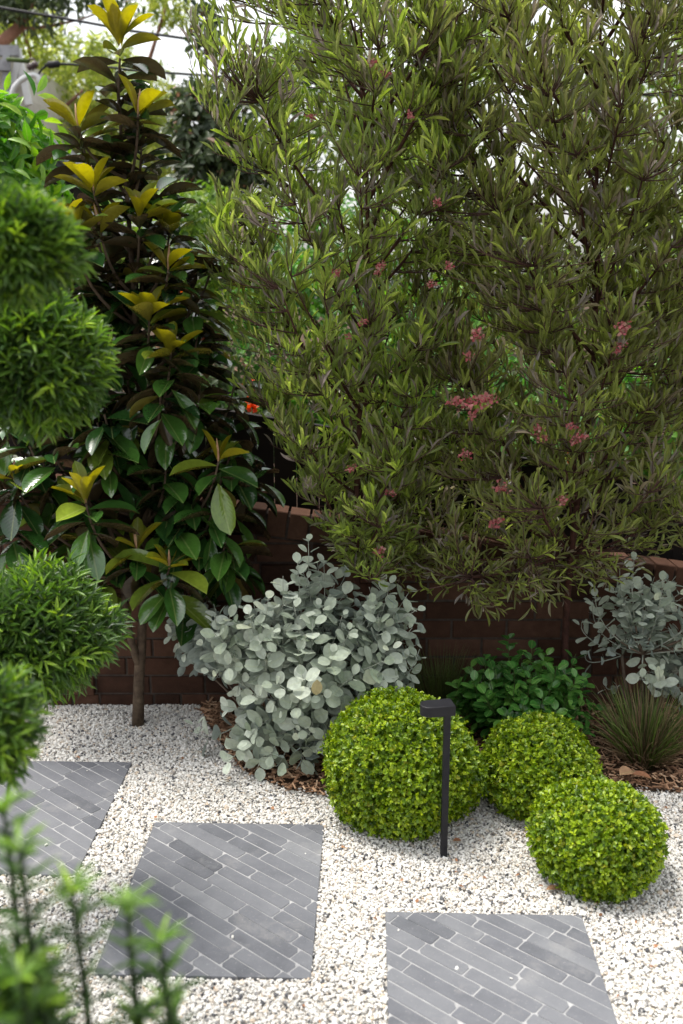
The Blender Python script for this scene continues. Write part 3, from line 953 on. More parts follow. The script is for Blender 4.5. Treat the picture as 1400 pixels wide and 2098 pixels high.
    for q, ax in buds:
        s = Tubes(6)
        d = nrm(ax + r.normal(0, .12, 3))
        pts = [q + d * k for k in (0, .02, .045, .07, .09)]
        s.add(pts, [.004, .0055, .0065, .004, .0008])
        link('bud', s.mesh('bud'), M['bud'], t)
make_magnolia()

# ------------------------------------------------------------------ hop bushes
TPL_HOP = leaf_tpl(5, .62, .22, .1, .8, .55)
TPL_CAP = leaf_tpl(3, .5, .4, .2, .6, .6)
CAPM = []
for k in range(4):
    r = rng(700 + k)
    lv = Leaves(TPL_CAP)
    n = 34
    p = r.normal(0, .0105, (n, 3))
    lv.add(p, nrm(r.normal(0, 1, (n, 3)) + np.array([0, 0, -.5])), r.normal(0, 1, (n, 3)), .0125, .0125, r.uniform(0, 1, n))
    CAPM.append(lv.mesh('seed_cluster'))

def make_hopbush(name_label, base, lean, prof, Yc, ry, nlimb, ntwig, seed, mat, clusters, Lm=(.04, .098), trunk_r=.017, low=None):
    """prof: list of (z, x_left, x_right) of the crown"""
    r = rng(seed)
    t = thing('hopbush_tree', (base[0], base[1], 0), name_label, 'tree')
    zs = np.array([p[0] for p in prof])
    xl = lambda z: np.interp(z, zs, [p[1] for p in prof])
    xr = lambda z: np.interp(z, zs, [p[2] for p in prof])
    ztop = zs[-1]
    tr = Tubes(9)
    zt = np.linspace(-.03, ztop * .97, 16)
    lead = np.stack([base[0] + lean * zt + .018 * np.sin(zt * 3.1 + seed), base[1] + (Yc - base[1]) * np.clip(zt / 1.5, 0, 1) + .015 * np.cos(zt * 2.3), zt], -1)
    tr.add(lead, trunk_r * np.linspace(1, .22, 16))
    link('trunk', tr.mesh('trunk'), M['redbark'], t)
    br, tw = Tubes(6), Tubes(4)
    nodes, tang = [], []
    leadat = lambda z: np.array([np.interp(z, zt, lead[:, i]) for i in range(3)])
    def crown_pt(zq, shell):
        a, b = xl(zq), xr(zq)
        th = r.uniform(0, 2 * math.pi)
        rr = shell
        return np.array([(a + b) / 2 + (b - a) / 2 * rr * math.cos(th), Yc + ry * rr * math.sin(th), zq])
    for i in range(nlimb):
        zq = zs[0] + (ztop - zs[0]) * (i + r.uniform(0, 1)) / nlimb
        q = crown_pt(zq, r.uniform(.55, .85))
        hz = np.linalg.norm(q[:2] - leadat(zq)[:2])
        h = leadat(max(zq - hz * r.uniform(.7, 1.5) - .05, .75 if zs[0] < .8 else zs[0]))
        ctrl = h * .5 + q * .5 + np.array([(q - h)[0] * .15, (q - h)[1] * .15, -.05 * hz])
        pts = bez(h, ctrl, q, 9)
        br.add(pts, np.linspace(.0066, .0026, 9) * (.7 + .6 * r.uniform()))
        nodes.append(pts[2:])
    nodes.append(lead[6:])
    nodes = np.concatenate(nodes)
    lv = Leaves(TPL_HOP)
    for i in range(ntwig):
        zq = zs[0] + (ztop - zs[0]) * r.uniform(0, 1)
        wr = (xr(zq) - xl(zq))
        if r.uniform() > .45 + wr / 1.3:
            zq = zs[0] + (ztop - zs[0]) * r.uniform(.3, 1)
        q = crown_pt(zq, math.sqrt(r.uniform(.02, 1.0)) * r.uniform(.93, 1.07))
        dv = q - nodes
        dist = np.linalg.norm(dv, axis=1) + np.where(dv[:, 2] < .02, .5, 0) + np.abs(np.linalg.norm(dv, axis=1) - .18) * .6
        h = nodes[int(np.argmin(dist))]
        L = np.linalg.norm(q - h)
        out = nrm(np.array([q[0] - leadat(q[2])[0], q[1] - leadat(q[2])[1], 0]))
        lowf = np.clip((1.15 - zq) / .4, 0, 1)
        ctrl = (h + q) / 2 + out * .18 * L - UP * .1 * L
        pts = bez(h, ctrl, q, 7)
        tw.add(pts, np.linspace(.0024, .0011, 7))
        # leafy tip
        tdir = nrm(pts[-1] - pts[-3])
        tdir = nrm(tdir + UP * (.6 - .55 * lowf) + r.normal(0, .18, 3))
        a = nrm(np.cross(tdir, [.3, .8, .2]))
        c = np.cross(tdir, a)
        nl = int(r.integers(7, 12))
        tl = min(.26, L * .97) * r.uniform(.6, 1)
        k = np.arange(nl)
        f = k / nl
        th = k * 2.4 + r.uniform(0, 6)
        o = a * np.cos(th)[:, None] + c * np.sin(th)[:, None]
        s = .55 + f * .5
        pos = np.stack([np.interp(np.clip(1 - (1 - f) * tl / max(L, .01), 0, 1) * 6, np.arange(7), pts[:, j]) for j in range(3)], -1)
        open_ = (r.uniform(.3, .8) + .45 * lowf) * (1.2 - .6 * f) * r.uniform(.5, 1.4, nl)
        d = tdir + o * open_[:, None] + UP * (.42 - .42 * lowf) + r.normal(0, .3, (nl, 3))
        Ln = r.uniform(*Lm, nl) * np.where(f > .85, .7, 1.0) * (1 - .22 * lowf)
        hue = r.beta(1.5, 1.35)
        lv.add(pos, d, tdir * .6 + UP * .5 + r.normal(0, .7, (nl, 3)), Ln, Ln * r.uniform(.11, .16, nl), np.clip(hue * .7 + r.normal(.15, .2, nl), 0, 1))
    link('branches', br.mesh('branches'), M['redbark'], t)
    link('twigs', tw.mesh('twigs'), M['twig'], t)
    link('leaves', lv.mesh('leaves'), mat, t)
    for i, (px, py, Y, s) in enumerate(clusters[:21]):
        o = link('seed_cluster', CAPM[i % 4], M['capsule'], None)
        o.location = at(px, py, Y)
        o.rotation_euler = (r.uniform(0, 6), r.uniform(0, 6), r.uniform(0, 6))
        o.scale = (s * .8, s * .8, s * .85)
        o.parent = t
        o.matrix_parent_inverse = t.matrix_world.inverted()
    return t

def prof(rows, Y):
    out = []
    for py, l, rr in rows:
        a, b = at(l, py, Y), at(rr, py, Y)
        out.append((a[2], a[0], b[0]))
    return sorted(out)
bA = at(735, 1500, 3.84)
make_hopbush('bushy hopbush with bright green narrow leaves, its trunk rising behind the large silver bush', (bA[0], 3.84), .004,
             prof([(1150, 700, 800), (1060, 640, 880), (960, 560, 900), (850, 500, 950), (700, 455, 970), (560, 425, 990), (400, 425, 1000), (250, 405, 1010), (60, 370, 1020), (-150, 330, 1030)], 3.8), 3.78, .42, 60, 1650, 71, M['hop'],
             [(765, 130, 3.4, 1.0), (790, 150, 3.45, .8), (640, 240, 3.5, .8), (840, 236, 3.4, .8), (690, 560, 3.4, .8), (780, 545, 3.4, .9), (775, 560, 3.42, .7), (745, 660, 3.4, .8), (780, 1130, 3.45, 1.3), (720, 960, 3.4, .8), (715, 690, 3.45, .7), (800, 1010, 3.45, .9)])
bB = at(1157, 1430, 3.86)
make_hopbush('dense olive and purple hopbush with pink seed clusters, its reddish trunk against the brick wall', (bB[0], 3.86), .0,
             prof([(1195, 800, 1200), (1120, 700, 1380), (1020, 740, 1420), (900, 800, 1430), (750, 820, 1440), (560, 820, 1450), (400, 810, 1450), (250, 790, 1460), (60, 770, 1470), (-150, 760, 1480)], 3.8), 3.78, .42, 66, 2500, 72, M['hopd'],
             [(965, 825, 3.33, 1.5), (937, 826, 3.35, 1.5), (992, 818, 3.33, 1.4), (970, 848, 3.36, 1.2), (1010, 820, 3.4, 1.0), (977, 685, 3.35, 1.2), (1275, 671, 3.35, 1.3), (960, 730, 3.4, .9), (921, 546, 3.4, .9), (885, 582, 3.4, .9), (897, 415, 3.4, .9),
              (1014, 1070, 3.4, 1.4), (1030, 1000, 3.4, 1.3), (1270, 712, 3.4, 1.1), (1152, 1024, 3.4, 1.0), (955, 932, 3.4, 1.1), (1103, 880, 3.4, 1.2), (1110, 896, 3.4, 1.1), (1190, 893, 3.38, 1.2), (1170, 875, 3.4, 1.0), (1175, 905, 3.4, 1.0), (992, 1155, 3.45, 1.2),
              (880, 1195, 3.45, 1.2), (1080, 775, 3.35, 1.1), (1060, 850, 3.4, 1.0), (1170, 665, 3.4, .9), (1185, 715, 3.4, .9), (1365, 845, 3.4, 1.0), (1340, 668, 3.4, .8), (1390, 860, 3.4, .8), (1040, 1050, 3.4, 1.1), (1050, 730, 3.4, .8), (1005, 870, 3.4, 1.1)])
make_hopbush('third hopbush with dark green leaves, cut off by the right edge of the picture', (1.62, 3.75), .0,
             prof([(1130, 1380, 1600), (1050, 1330, 1750), (900, 1300, 1800), (600, 1310, 1850), (300, 1330, 1900), (0, 1330, 1900), (-150, 1350, 1900)], 3.7), 3.66, .4, 28, 700, 73, M['hopd'], [])

# ------------------------------------------------------------------ podocarpus: clipped cloud pads on the left, and the blurred shrub in front
TPL_POD = leaf_tpl(4, .45, .2, .15, .6, .8)
def pod_shoot(lv, st, pts, n, L, r, rnd, rad=.0022, openness=1.0):
    pts = np.asarray(pts)
    st.add(pts, np.linspace(rad, rad * .5, len(pts)))
    m = len(pts)
    f = np.linspace(.05, 1, n)
    pos = np.stack([np.interp(f * (m - 1), np.arange(m), pts[:, j]) for j in range(3)], -1)
    tan = nrm(pts[-1] - pts[0])
    a = nrm(np.cross(tan, [.35, .9, .15]))
    c = np.cross(tan, a)
    th = np.arange(n) * 2.4 + r.uniform(0, 6)
    o = a * np.cos(th)[:, None] + c * np.sin(th)[:, None]
    d = o * openness * (1.05 - .5 * f)[:, None] + tan * (.45 + .6 * f)[:, None] + r.normal(0, .1, (n, 3))
    Ln = L * r.uniform(.75, 1.15, n) * np.where(f > .9, .75, 1)
    lv.add(pos, d, tan * .6 + UP * .5 + r.normal(0, .2, (n, 3)), Ln, Ln * r.uniform(.15, .195, n), np.clip(rnd + .35 * (f - .5) + r.normal(0, .13, n), 0, 1))

def make_pad(t, c, rad, seed, n, L=.042, mat='podo'):
    r = rng(seed)
    c = np.asarray(c)
    lv, st = Leaves(TPL_POD), Tubes(4)
    for sh, fr in ((1.0, 1.0), (.82, .7), (.6, .4)):
        v = fib(int(n * fr), r)
        f = sh * lumpy(v, seed, .03) * (1 + r.normal(0, .035, len(v)))
        tip = c + v * rad * f[:, None]
        for i in range(len(v)):
            o = nrm(v[i] / rad + UP * .55 / np.mean(rad) * .6 + r.normal(0, .25, 3) / np.mean(rad))
            ln = r.uniform(.05, .085) * L / .046
            pts = np.array([tip[i] - o * ln, tip[i] - o * ln * .45 + r.normal(0, .003, 3), tip[i]])
            pod_shoot(lv, st, pts, int(r.integers(10, 15)), L, r, r.beta(1.2, 2.1) * .9)
    pad = link('foliage_pad', lv.mesh('foliage_pad'), M[mat], t)
    link('shoots', st.mesh('shoots'), M['greenstem'], pad)

def make_cloud_tree():
    r = rng(81)
    b = np.array([-1.32, 2.55, 0])
    t = thing('cloud_pruned_tree', b, 'podocarpus clipped into stacked rounded pads, rising along the left edge', 'topiary')
    tr = Tubes(8)
    pads = [(28, 505, 2.0, 122, 104, 91), (66, 735, 2.4, 146, 146, 92), (55, 1295, 2.65, 160, 132, 93)]
    P = [at(px, py, Y) for px, py, Y, *_ in pads]
    lead = [b, b + np.array([0, 0, .5]), P[2] + np.array([-.26, .06, -.05]), (P[1] + P[2]) / 2 + np.array([-.28, .05, 0]), P[1] + np.array([-.2, .03, -.05]), P[0] + np.array([-.1, .02, 0])]
    tr.add(lead, [.022, .02, .018, .016, .013, .007])
    for i in (2, 1):
        tr.add(bez(lead[2] if i == 2 else lead[4], P[i] + np.array([-.06, 0, -.06]), P[i] + np.array([.05, 0, 0]), 5), [.01, .009, .008, .006, .004])
    link('trunk', tr.mesh('trunk'), M['bark'], t)
    for (px, py, Y, rw, rh, sd), p in zip(pads, P):
        k = Y / ray(px, py)[1] / FPX
        make_pad(t, p, np.array([rw * k, rw * k, rh * k]), sd, int(300 * (rw / 140) ** 2), .021 * Y)
make_cloud_tree()

def make_front_shrub():
    r = rng(85)
    b = np.array([-.47, 1.12, 0])
    t = thing('podocarpus_shrub', b, 'blurred podocarpus shrub nearest the camera with upright leafy shoots at the lower left corner', 'shrub')
    sh = [((42, 1740), .98, 13), ((148, 1830), .98, 13), ((262, 1862), 1.0, 13), ((328, 1935), .98, 12), ((40, 2010), .92, 12), ((345, 2060), 1.06, 11), ((285, 2090), 1.0, 11), ((6, 1660), 1.05, 12), ((90, 2060), .95, 12)]
    wood = Tubes(6)
    for i, ((px, py), Y, n) in enumerate(sh):
        lv, st = Leaves(TPL_POD), Tubes(5)
        tip = at(px, py, Y)
        foot = np.array([tip[0] * .98 + r.normal(0, .006), Y + r.normal(0, .01), tip[2] - .23])
        ptsL = bez(foot, (foot + tip) / 2 + r.normal(0, .004, 3), tip, 8)
        pod_shoot(lv, st, ptsL, 24, .052, r, .1, .0062, 1.75)
        m = 12                                                   # the pale whorl at the tip
        th = np.arange(m) * 2.4
        o = np.stack([np.cos(th), np.sin(th), np.zeros(m)], -1)
        lv.add(tip + np.zeros((m, 3)), o * 1.0 + UP * .6 + r.normal(0, .2, (m, 3)), UP - o * .3, .042 * r.uniform(.6, 1.1, m), .006, np.clip(r.normal(.6, .15, m), 0, 1))
        s = link('shoot', lv.mesh('shoot'), M['podo'], t)
        link('shoot_stem', st.mesh('shoot_stem'), M['darkstem'], s)
        wood.add(bez(b + np.array([r.normal(0, .02), r.normal(0, .02), 0]), np.array([b[0] * .7 + foot[0] * .3, b[1], foot[2] * .5]), foot, 8), np.linspace(.008, .0035, 8))
    link('branches', wood.mesh('branches'), M['bark'], t)
    k = .98 / FPX
    make_pad(t, at(20, 2060, 1.0), np.array([.055, .06, .07]), 86, 26, .04)
    make_pad(t, at(-20, 2250, 1.02), np.array([.12, .12, .1]), 88, 60, .04)
make_front_shrub()
def make_mid_shrub():
    b = np.array([-.85, 1.75, 0])
    t = thing('podocarpus_bush', b, 'soft focus light green podocarpus clump at the left edge, below the lowest clipped pad', 'shrub')
    c = at(0, 1480, 1.75)
    make_pad(t, c, np.array([.068, .085, .11]), 87, 56, .046)
    tr = Tubes(6)
    tr.add(bez((c[0] - .2, c[1], 0), (c[0] - .2, c[1], .7), c, 6), [.012, .011, .01, .009, .008, .006])
    link('trunk', tr.mesh('trunk'), M['bark'], t)
make_mid_shrub()

# ------------------------------------------------------------------ neighbours' planting and buildings behind the fence
def bg_plant(name, label, cat, lobes, mat, bark, n, L, W, seed, tpl=TPL_OVATE, trunk=.05, clump=7, droop=0.0, shell=.35, group=None, limbs=True):
    """lobes: (px, py, Y, rx_px, rz_px, ry_m, weight)"""
    r = rng(seed)
    cs = []
    for px, py, Y, rx, rz, ry, w in lobes:
        k = Y / ray(px, py)[1] / FPX
        cs.append((at(px, py, Y), np.array([rx * k, ry, rz * k]), w))
    c0 = np.mean([c[0] for c in cs], axis=0)
    base = np.array([c0[0], c0[1], 0])
    t = thing(name, base, label, cat, group)
    tr = Tubes(7)
    top = c0 + np.array([0, 0, -.2 * cs[0][1][2]])
    lead = bez(base, (base + top) / 2 + r.normal(0, .04, 3), top, 7)
    tr.add(lead, np.linspace(trunk, trunk * .5, 7))
    lv = Leaves(tpl)
    wt = np.array([c[2] for c in cs], float)
    wt /= wt.sum()
    for (c, rad, w), ww in zip(cs, wt):
        if limbs:
            tr.add(bez(lead[4], (lead[4] + c) / 2 + r.normal(0, .05, 3) - UP * .05, c, 6), np.linspace(trunk * .45, trunk * .12, 6))
        m = int(n * ww / clump)
        v = nrm(r.normal(0, 1, (m, 3)))
        f = r.uniform(shell ** 3, 1, m) ** (1 / 3) * lumpy(v, seed + 3, .035)
        p = c + v * rad * f[:, None]
        p[:, 2] = np.maximum(p[:, 2], .05)
        hue = r.beta(1.3, 1.3, m)
        ax = nrm(v * np.array([1, 1, .6]) + UP * (.45 - droop) + r.normal(0, .35, (m, 3)))
        for k in range(clump):
            o = nrm(np.cross(ax, r.normal(0, 1, (m, 3))))
            ln = L * r.uniform(.7, 1.25, m)
            lv.add(p + r.normal(0, L * .45, (m, 3)), ax * r.uniform(.2, .9, (m, 1)) + o - UP * droop, ax + UP * .5 + r.normal(0, .35, (m, 3)), ln, ln * W * r.uniform(.85, 1.15, m), np.clip(hue * .7 + r.normal(.15, .17, m), 0, 1))
    link('trunk', tr.mesh('trunk'), M[bark], t)
    link('crown', lv.mesh('crown'), M[mat], t)
    return t

bg_plant('broadleaf_shrub', 'bright green shrub with drooping pointed leaves at the left edge, above the clipped pads', 'shrub',
         [(0, 305, 5.0, 92, 95, .32, 3), (20, 410, 5.0, 95, 100, .35, 2), (-60, 340, 5.0, 100, 130, .4, 2)], 'bright', 'greenstem', 1900, .105, .36, 101, TPL_LANCE, .02, 5, .45, .5)
bg_plant('gum_tree', 'tall sunlit yellow green tree behind the magnolia, pale bark showing through thin leaves', 'tree',
         [(60, 200, 11, 170, 130, 1.0, 3), (240, 240, 11.5, 150, 130, 1.0, 3), (150, 330, 11, 210, 110, .9, 3), (330, 320, 12, 90, 90, .8, 1.2), (40, 40, 10.5, 90, 40, .6, .6), (340, 15, 11, 60, 26, .4, .35), (180, 120, 11.5, 120, 50, .6, .7), (-60, 120, 11, 100, 120, .8, 1)],
         'gum', 'gumbark', 17000, .085, .3, 102, TPL_LANCE, .12, 6, .35, .25)
bg_plant('dark_tree', 'dark leaved tree standing in the gap between the magnolia and the hopbush', 'tree',
         [(415, 260, 8.5, 65, 70, .5, 1.5), (430, 340, 8.5, 80, 70, .5, 1.6), (390, 215, 8.6, 28, 26, .25, .3), (500, 300, 8.6, 80, 120, .5, 1.5), (420, 60, 8.6, 24, 50, .2, .25)], 'darkbg', 'bark', 3600, .09, .42, 103, TPL_OVATE, .06, 6, .1, .3)
bg_plant('lime_shrub', 'yellow green clipped looking shrub beyond the fence, right of the magnolia', 'shrub',
         [(400, 445, 6.6, 90, 60, .5, 2), (350, 560, 6.6, 120, 110, .5, 2), (450, 600, 6.8, 150, 130, .5, 2), (250, 480, 6.9, 100, 70, .4, 1)], 'lime', 'bark', 7000, .05, .5, 104, TPL_OVATE, .04, 6, .05, .55)
bg_plant('hedge_bush', 'leafy green bush seen through the first hopbush above the fence', 'bush',
         [(620, 700, 6.2, 170, 190, .5, 2), (820, 760, 6.0, 160, 160, .5, 2), (700, 520, 6.8, 170, 130, .5, 2), (560, 900, 5.8, 200, 120, .4, 1.5)], 'ivy', 'bark', 9000, .05, .62, 105, TPL_OVATE, .04, 6, .1, .5)
bg_plant('leafy_creeper', 'bright green broad leaved creeper glowing behind the pink seed clusters', 'creeper',
         [(1000, 830, 5.6, 170, 110, .4, 2), (1150, 900, 5.4, 170, 90, .4, 2), (1330, 850, 5.6, 150, 140, .4, 2), (900, 690, 6.0, 120, 120, .4, 1)], 'ivy', 'bark', 7000, .055, .75, 106, TPL_OVATE, .03, 6, .3, .5)
bg_plant('tall_bush', 'tall shaded green bush behind the second hopbush, topped by white sky', 'bush',
         [(1000, 560, 7.0, 150, 130, .5, 2), (1180, 620, 7.0, 170, 130, .5, 2), (1370, 600, 7.0, 140, 170, .5, 2), (900, 400, 7.4, 110, 120, .4, 1), (1420, 470, 7.2, 90, 120, .4, 1)], 'lime', 'bark', 7000, .055, .5, 107, TPL_OVATE, .05, 6, .1, .4)
bg_plant('street_tree', 'far pale green tree high behind the hopbushes against the sky', 'tree',
         [(640, 200, 10.5, 130, 160, .7, 2), (820, 250, 10.5, 120, 120, .7, 1.5), (1020, 100, 11, 60, 60, .5, .5), (1330, 330, 10.5, 90, 90, .6, .8), (1200, 210, 10.8, 120, 90, .6, .7), (1380, 150, 10.6, 80, 90, .6, .5), (930, 220, 10.5, 90, 110, .6, .8)], 'lime', 'bark', 8500, .085, .42, 108, TPL_OVATE, .09, 6, .1, .35)
# the dark foliage hidden behind the magnolia
bg_plant('shade_bush', 'dense dark bush beyond the fence, behind the middle of the magnolia', 'bush',
         [(330, 820, 5.6, 230, 150, .4, 2), (150, 900, 5.4, 230, 170, .4, 2), (60, 700, 6.0, 200, 200, .4, 2), (480, 900, 5.2, 120, 60, .3, .8)], 'darkbg', 'bark', 7000, .06, .5, 109, TPL_OVATE, .04, 6, .1, .5)

# red flowers
def flowers(px, py, Y, n, seed, label):
    r = rng(seed)
    c = at(px, py, Y)
    lv = Leaves(TPL_CAP)
    p = c + r.normal(0, .015, (n, 3))
    lv.add(p, nrm(r.normal(0, 1, (n, 3)) + UP), r.normal(0, 1, (n, 3)), .028, .024, r.uniform(0, 1, n))
    t = thing('geranium_bloom', (c[0], c[1], 0), label, 'flower')
    link('petals', lv.mesh('petals'), M['flower'], t)
    s = Tubes(5)
    s.add(bez((c[0], c[1], 0), (c[0] + .05, c[1], c[2] * .6), c, 7), .004)
    link('stalk', s.mesh('stalk'), M['greenstem'], t)
flowers(516, 835, 4.7, 34, 111, 'orange red bloom beyond the fence at the right side of the magnolia leaves')
flowers(515, 790, 4.75, 18, 112, 'small orange red bloom just above the larger one beside the magnolia')
flowers(1166, 935, 4.6, 12, 113, 'bright orange bloom above the fence beside the second hopbush trunk')
flowers(358, 600, 4.7, 20, 114, 'pale orange bloom glimpsed through the magnolia new growth')

# red brown limb and its fine side branch crossing the upper left corner
def make_limb():
    b = np.array([-7.5, 10.0, 0])
    t = thing('bare_limbed_tree', b, 'tree leaning in at the top left corner with a reddish bare limb and dark leaves', 'tree')
    tr = Tubes(8)
    tr.add(np.array([b, (-6.2, 10, 2.2), at(-260, 240, 10), at(-60, 135, 10), at(0, 90, 10), at(35, 60, 10), at(60, 15, 10), at(80, -60, 10)]), [.2, .16, .12, .075, .062, .055, .045, .04])
    tr.add(bez(at(38, 58, 10), at(70, 62, 10), at(165, 40, 10), 7), np.linspace(.02, .01, 7))
    tr.add(bez(at(165, 40, 10), at(210, 24, 10), at(280, -5, 10), 5), np.linspace(.01, .005, 5))
    tr.add(bez(at(-60, 120, 10.1), at(-10, 50, 10.1), at(15, -30, 10.1), 5), np.linspace(.06, .04, 5))
    tr.add(bez(at(60, 290, 10.4), at(110, 240, 10.4), at(170, 185, 10.4), 6), np.linspace(.028, .014, 6))
    tr.add(bez((-6.2, 10, 2.2), at(-60, 330, 10.2), at(60, 290, 10.4), 6), np.linspace(.08, .028, 6))
    link('trunk', tr.mesh('trunk'), M['gumbark'], t)
    r = rng(121)
    lv = Leaves(TPL_LANCE)
    for px, py, rx, rz, n in ((20, 12, 50, 26, 420), (110, -5, 60, 20, 240), (90, 40, 50, 25, 60), (200, 0, 80, 14, 120)):
        c = at(px, py, 9.9)
        k = 10 / FPX
        p = c + r.normal(0, .5, (n, 3)) * np.array([rx * k, .3, rz * k])
        lv.add(p, r.normal(0, 1, (n, 3)) - UP * .5, r.normal(0, 1, (n, 3)) + UP, r.uniform(.06, .11, n), r.uniform(.025, .04, n), r.uniform(0, .9, n))
    link('leaves', lv.mesh('leaves'), M['darkbg'], t)
make_limb()

# overhead service: cables, bracket with insulator, conduit; gable of the house behind
def tube_thing(name, label, cat, pts, rad, mat, sides=8):
    pts = np.asarray(pts)
    s = Tubes(sides)
    s.add(pts, rad)
    return tag(link(name, s.mesh(name), M[mat]), label, cat)
YC = 9.0
tube_thing('overhead_cable', 'upper black overhead cable crossing the white sky at the top left', 'cable', [at(-40, 8, YC), at(32, 21, YC), at(178, 46, YC), at(275, 64, YC), at(396, 81, YC), at(700, 118, YC), at(1500, 160, YC)], .012, 'cable')
tube_thing('overhead_cable', 'lower black overhead cable running right from the insulator behind the magnolia', 'cable', [at(92, 133, YC), at(130, 131, YC), at(200, 135, YC), at(290, 146, YC), at(400, 153, YC), at(700, 175, YC), at(1500, 200, YC)], .011, 'cable')
def make_house():
    Y = 9.4
    b = at(-60, 300, Y)
    t = thing('house_gable', (b[0], Y + 1, 0), 'cream gable end of a neighbouring house with white barge boards at the left edge', 'house')
    w = Poly()
    P = lambda px, py: (at(px, py, Y)[0], at(px, py, Y)[2])
    outl = [(P(-420, 0)[0], 0), (P(55, 0)[0], 0), P(57, 200), P(37, 112), P(-420, 112)]
    w.prism(outl, lambda q: (q[0], Y + 2.0, q[1]), lambda q, k: (q[0], Y, q[1]))
    link('wall', w.mesh('wall'), M['cream'], t)
    def board(p0, p1, wd, nm, mt, yo):
        a, c = at(*p0, Y - yo), at(*p1, Y - yo)
        d = nrm(c - a)
        q = Poly()
        q.box((a + c) / 2, (np.linalg.norm(c - a), .05, wd), ax=(d, np.array([0, 1.0, 0]), np.cross(d, [0, 1.0, 0])))
        link(nm, q.mesh(nm), M[mt], t)
    board((36, 100), (60, 215), .055, 'barge_board', 'white', .04)
    board((38, 122), (22, 200), .05, 'barge_board', 'white', .06)
    board((-300, 104), (38, 104), .085, 'fascia', 'greymetal', .09)
    board((14, 112), (14, 260), .06, 'downpipe', 'greymetal', .12)
    board((-300, 134), (20, 134), .09, 'gutter', 'greymetal', .15)
make_house()
def make_bracket():
    t = thing('service_bracket', at(20, 122, YC), 'green service bracket holding a brown ribbed insulator off the house', 'bracket')
    a = Tubes(8)
    a.add([at(14, 122, YC + .38), at(22, 122, YC), at(60, 126, YC)], .018)
    link('arm', a.mesh('arm'), M['greenstem'], t)
    i = Tubes(12)
    p0, p1 = at(57, 140, YC), at(78, 130, YC)
    f = np.linspace(0, 1, 13)[:, None]
    i.add(p0 + (p1 - p0) * f, [.02, .028, .03, .018, .036, .036, .018, .036, .036, .018, .034, .02, .012])
    link('insulator', i.mesh('insulator'), M['ceramic'], t)
    c = Tubes(10)
    c.add([at(96, 133, YC), at(99, 133, YC), at(121, 131, YC), at(124, 131, YC)], [.012, .03, .03, .014])
    link('cable_clamp', c.mesh('cable_clamp'), M['cable'], t)
    h = Tubes(6)
    h.add(bez(at(58, 126, YC), at(66, 112, YC), at(76, 130, YC), 7), .008)
    link('hook', h.mesh('hook'), M['ceramic'], t)
    d = Tubes(6)
    d.add(bez(at(98, 134, YC), at(84, 140, YC), at(77, 158, YC), 7), .009)
    link('dropper', d.mesh('dropper'), M['cable'], t)
make_bracket()
tube_thing('conduit', 'white gooseneck conduit bent over above the bright green shrub', 'conduit', [at(22, 600, YC), at(23, 195, YC), at(30, 178, YC), at(42, 165, YC), at(56, 157, YC), at(70, 153, YC), at(78, 157, YC), at(82, 168, YC), at(83, 184, YC)], .024, 'white')
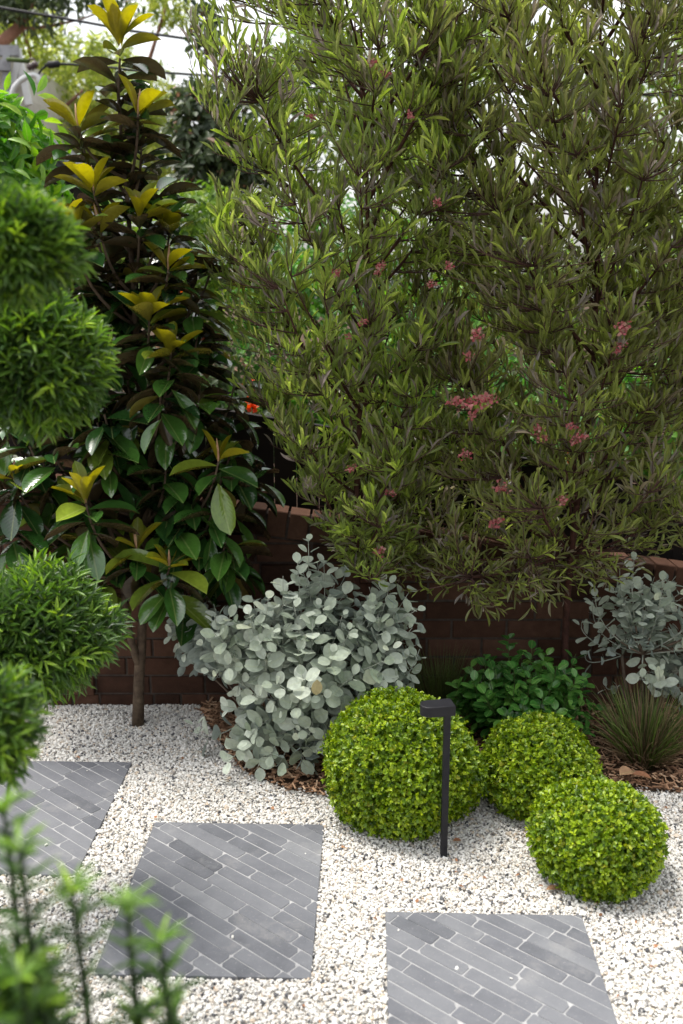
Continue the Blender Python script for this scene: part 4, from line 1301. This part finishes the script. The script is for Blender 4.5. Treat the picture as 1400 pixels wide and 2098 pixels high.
def make_shed():
    Y = 6.4
    a, c = at(50, 255, Y), at(158, 350, Y)
    t = thing('shed', (c[0] - 1, Y + .5, 0), 'dark lean to shed roof sloping down to the right behind the bright green shrub', 'shed')
    q = Poly()
    d = nrm(c - a)
    a2 = a - d * 1.2
    q.box((a2 + c) / 2 + np.array([0, .5, -.04]), (np.linalg.norm(c - a2), 1.0, .06), ax=(d, np.array([0, 1.0, 0]), np.cross(d, [0, 1.0, 0])))
    link('roof', q.mesh('roof'), M['slate'], t)
    w = Poly()
    w.prism([(a2[0], 0), (c[0] - .06, 0), (c[0] - .06, c[2] - .06), (a2[0], a2[2] - .1)], lambda k: (k[0], Y + .9, k[1]), lambda k, j: (k[0], Y + .12, k[1]))
    link('wall', w.mesh('wall'), M['fence'], t)
    f = Tubes(8)
    f.add([a2 + np.array([0, -.03, .0]), c + np.array([0, -.03, 0])], .028)
    link('edge_roll', f.mesh('edge_roll'), M['greymetal'], t)
make_shed()

# ------------------------------------------------------------------ fallen leaves
def dry_leaf(px, py, L, W, a, seed, label, z=.03, tone=.6):
    p = ground_at(px, py, z)
    lv = Leaves(leaf_tpl(6, .5, .35, .18, .6, .6))
    lv.add(-np.array([math.cos(a), math.sin(a), 0]) * L / 2, (math.cos(a), math.sin(a), .08), (.1, -.2, 1), L, W, tone)
    o = tag(link('fallen_leaf', lv.mesh('fallen_leaf'), M['litter']), label, 'leaf')
    o.location = p
dry_leaf(1285, 1583, .075, .05, .5, 1, 'large curled pinkish brown leaf on the mulch in front of the tussock', .045, .95)
dry_leaf(1315, 1590, .07, .03, -.3, 2, 'long brown leaf on the mulch, right of the pinkish curled leaf', .045, .5)
dry_leaf(1135, 1822, .05, .02, .1, 3, 'tan fallen leaf on the gravel at the left foot of the smallest box ball', .014, .8)
dry_leaf(937, 1722, .03, .016, .2, 4, 'brown fallen leaf on the gravel right of the garden light post', .014, .4)
def litter():
    r = rng(131)
    lv = Leaves(TPL_OVATE)
    n = 130
    x = r.uniform(-1.2, 1.3, n)
    y = r.uniform(1.9, 3.7, n)
    k = (y < bed_edge(x) - .02) | (x < -.6)
    for s in SLABS:
        u, v = to_slab(x, y, s)
        k &= ~((np.abs(u) < s[2] / 2 + .01) & (np.abs(v) < s[3] / 2 + .01))
    x, y = x[k], y[k]
    n = len(x)
    a = r.uniform(0, 6.28, n)
    L = r.uniform(.008, .02, n)
    lv.add(np.stack([x, y, np.full(n, .012)], -1), np.stack([np.cos(a), np.sin(a), r.normal(0, .2, n)], -1), r.normal(0, .3, (n, 3)) + UP, L, L * r.uniform(.3, .7, n), r.uniform(0, .75, n))
    o = link('leaf_litter', lv.mesh('leaf_litter'), M['litter'])
    tag(o, 'tiny orange brown leaf scraps scattered over the white gravel', 'leaf litter', kind='stuff')
litter()
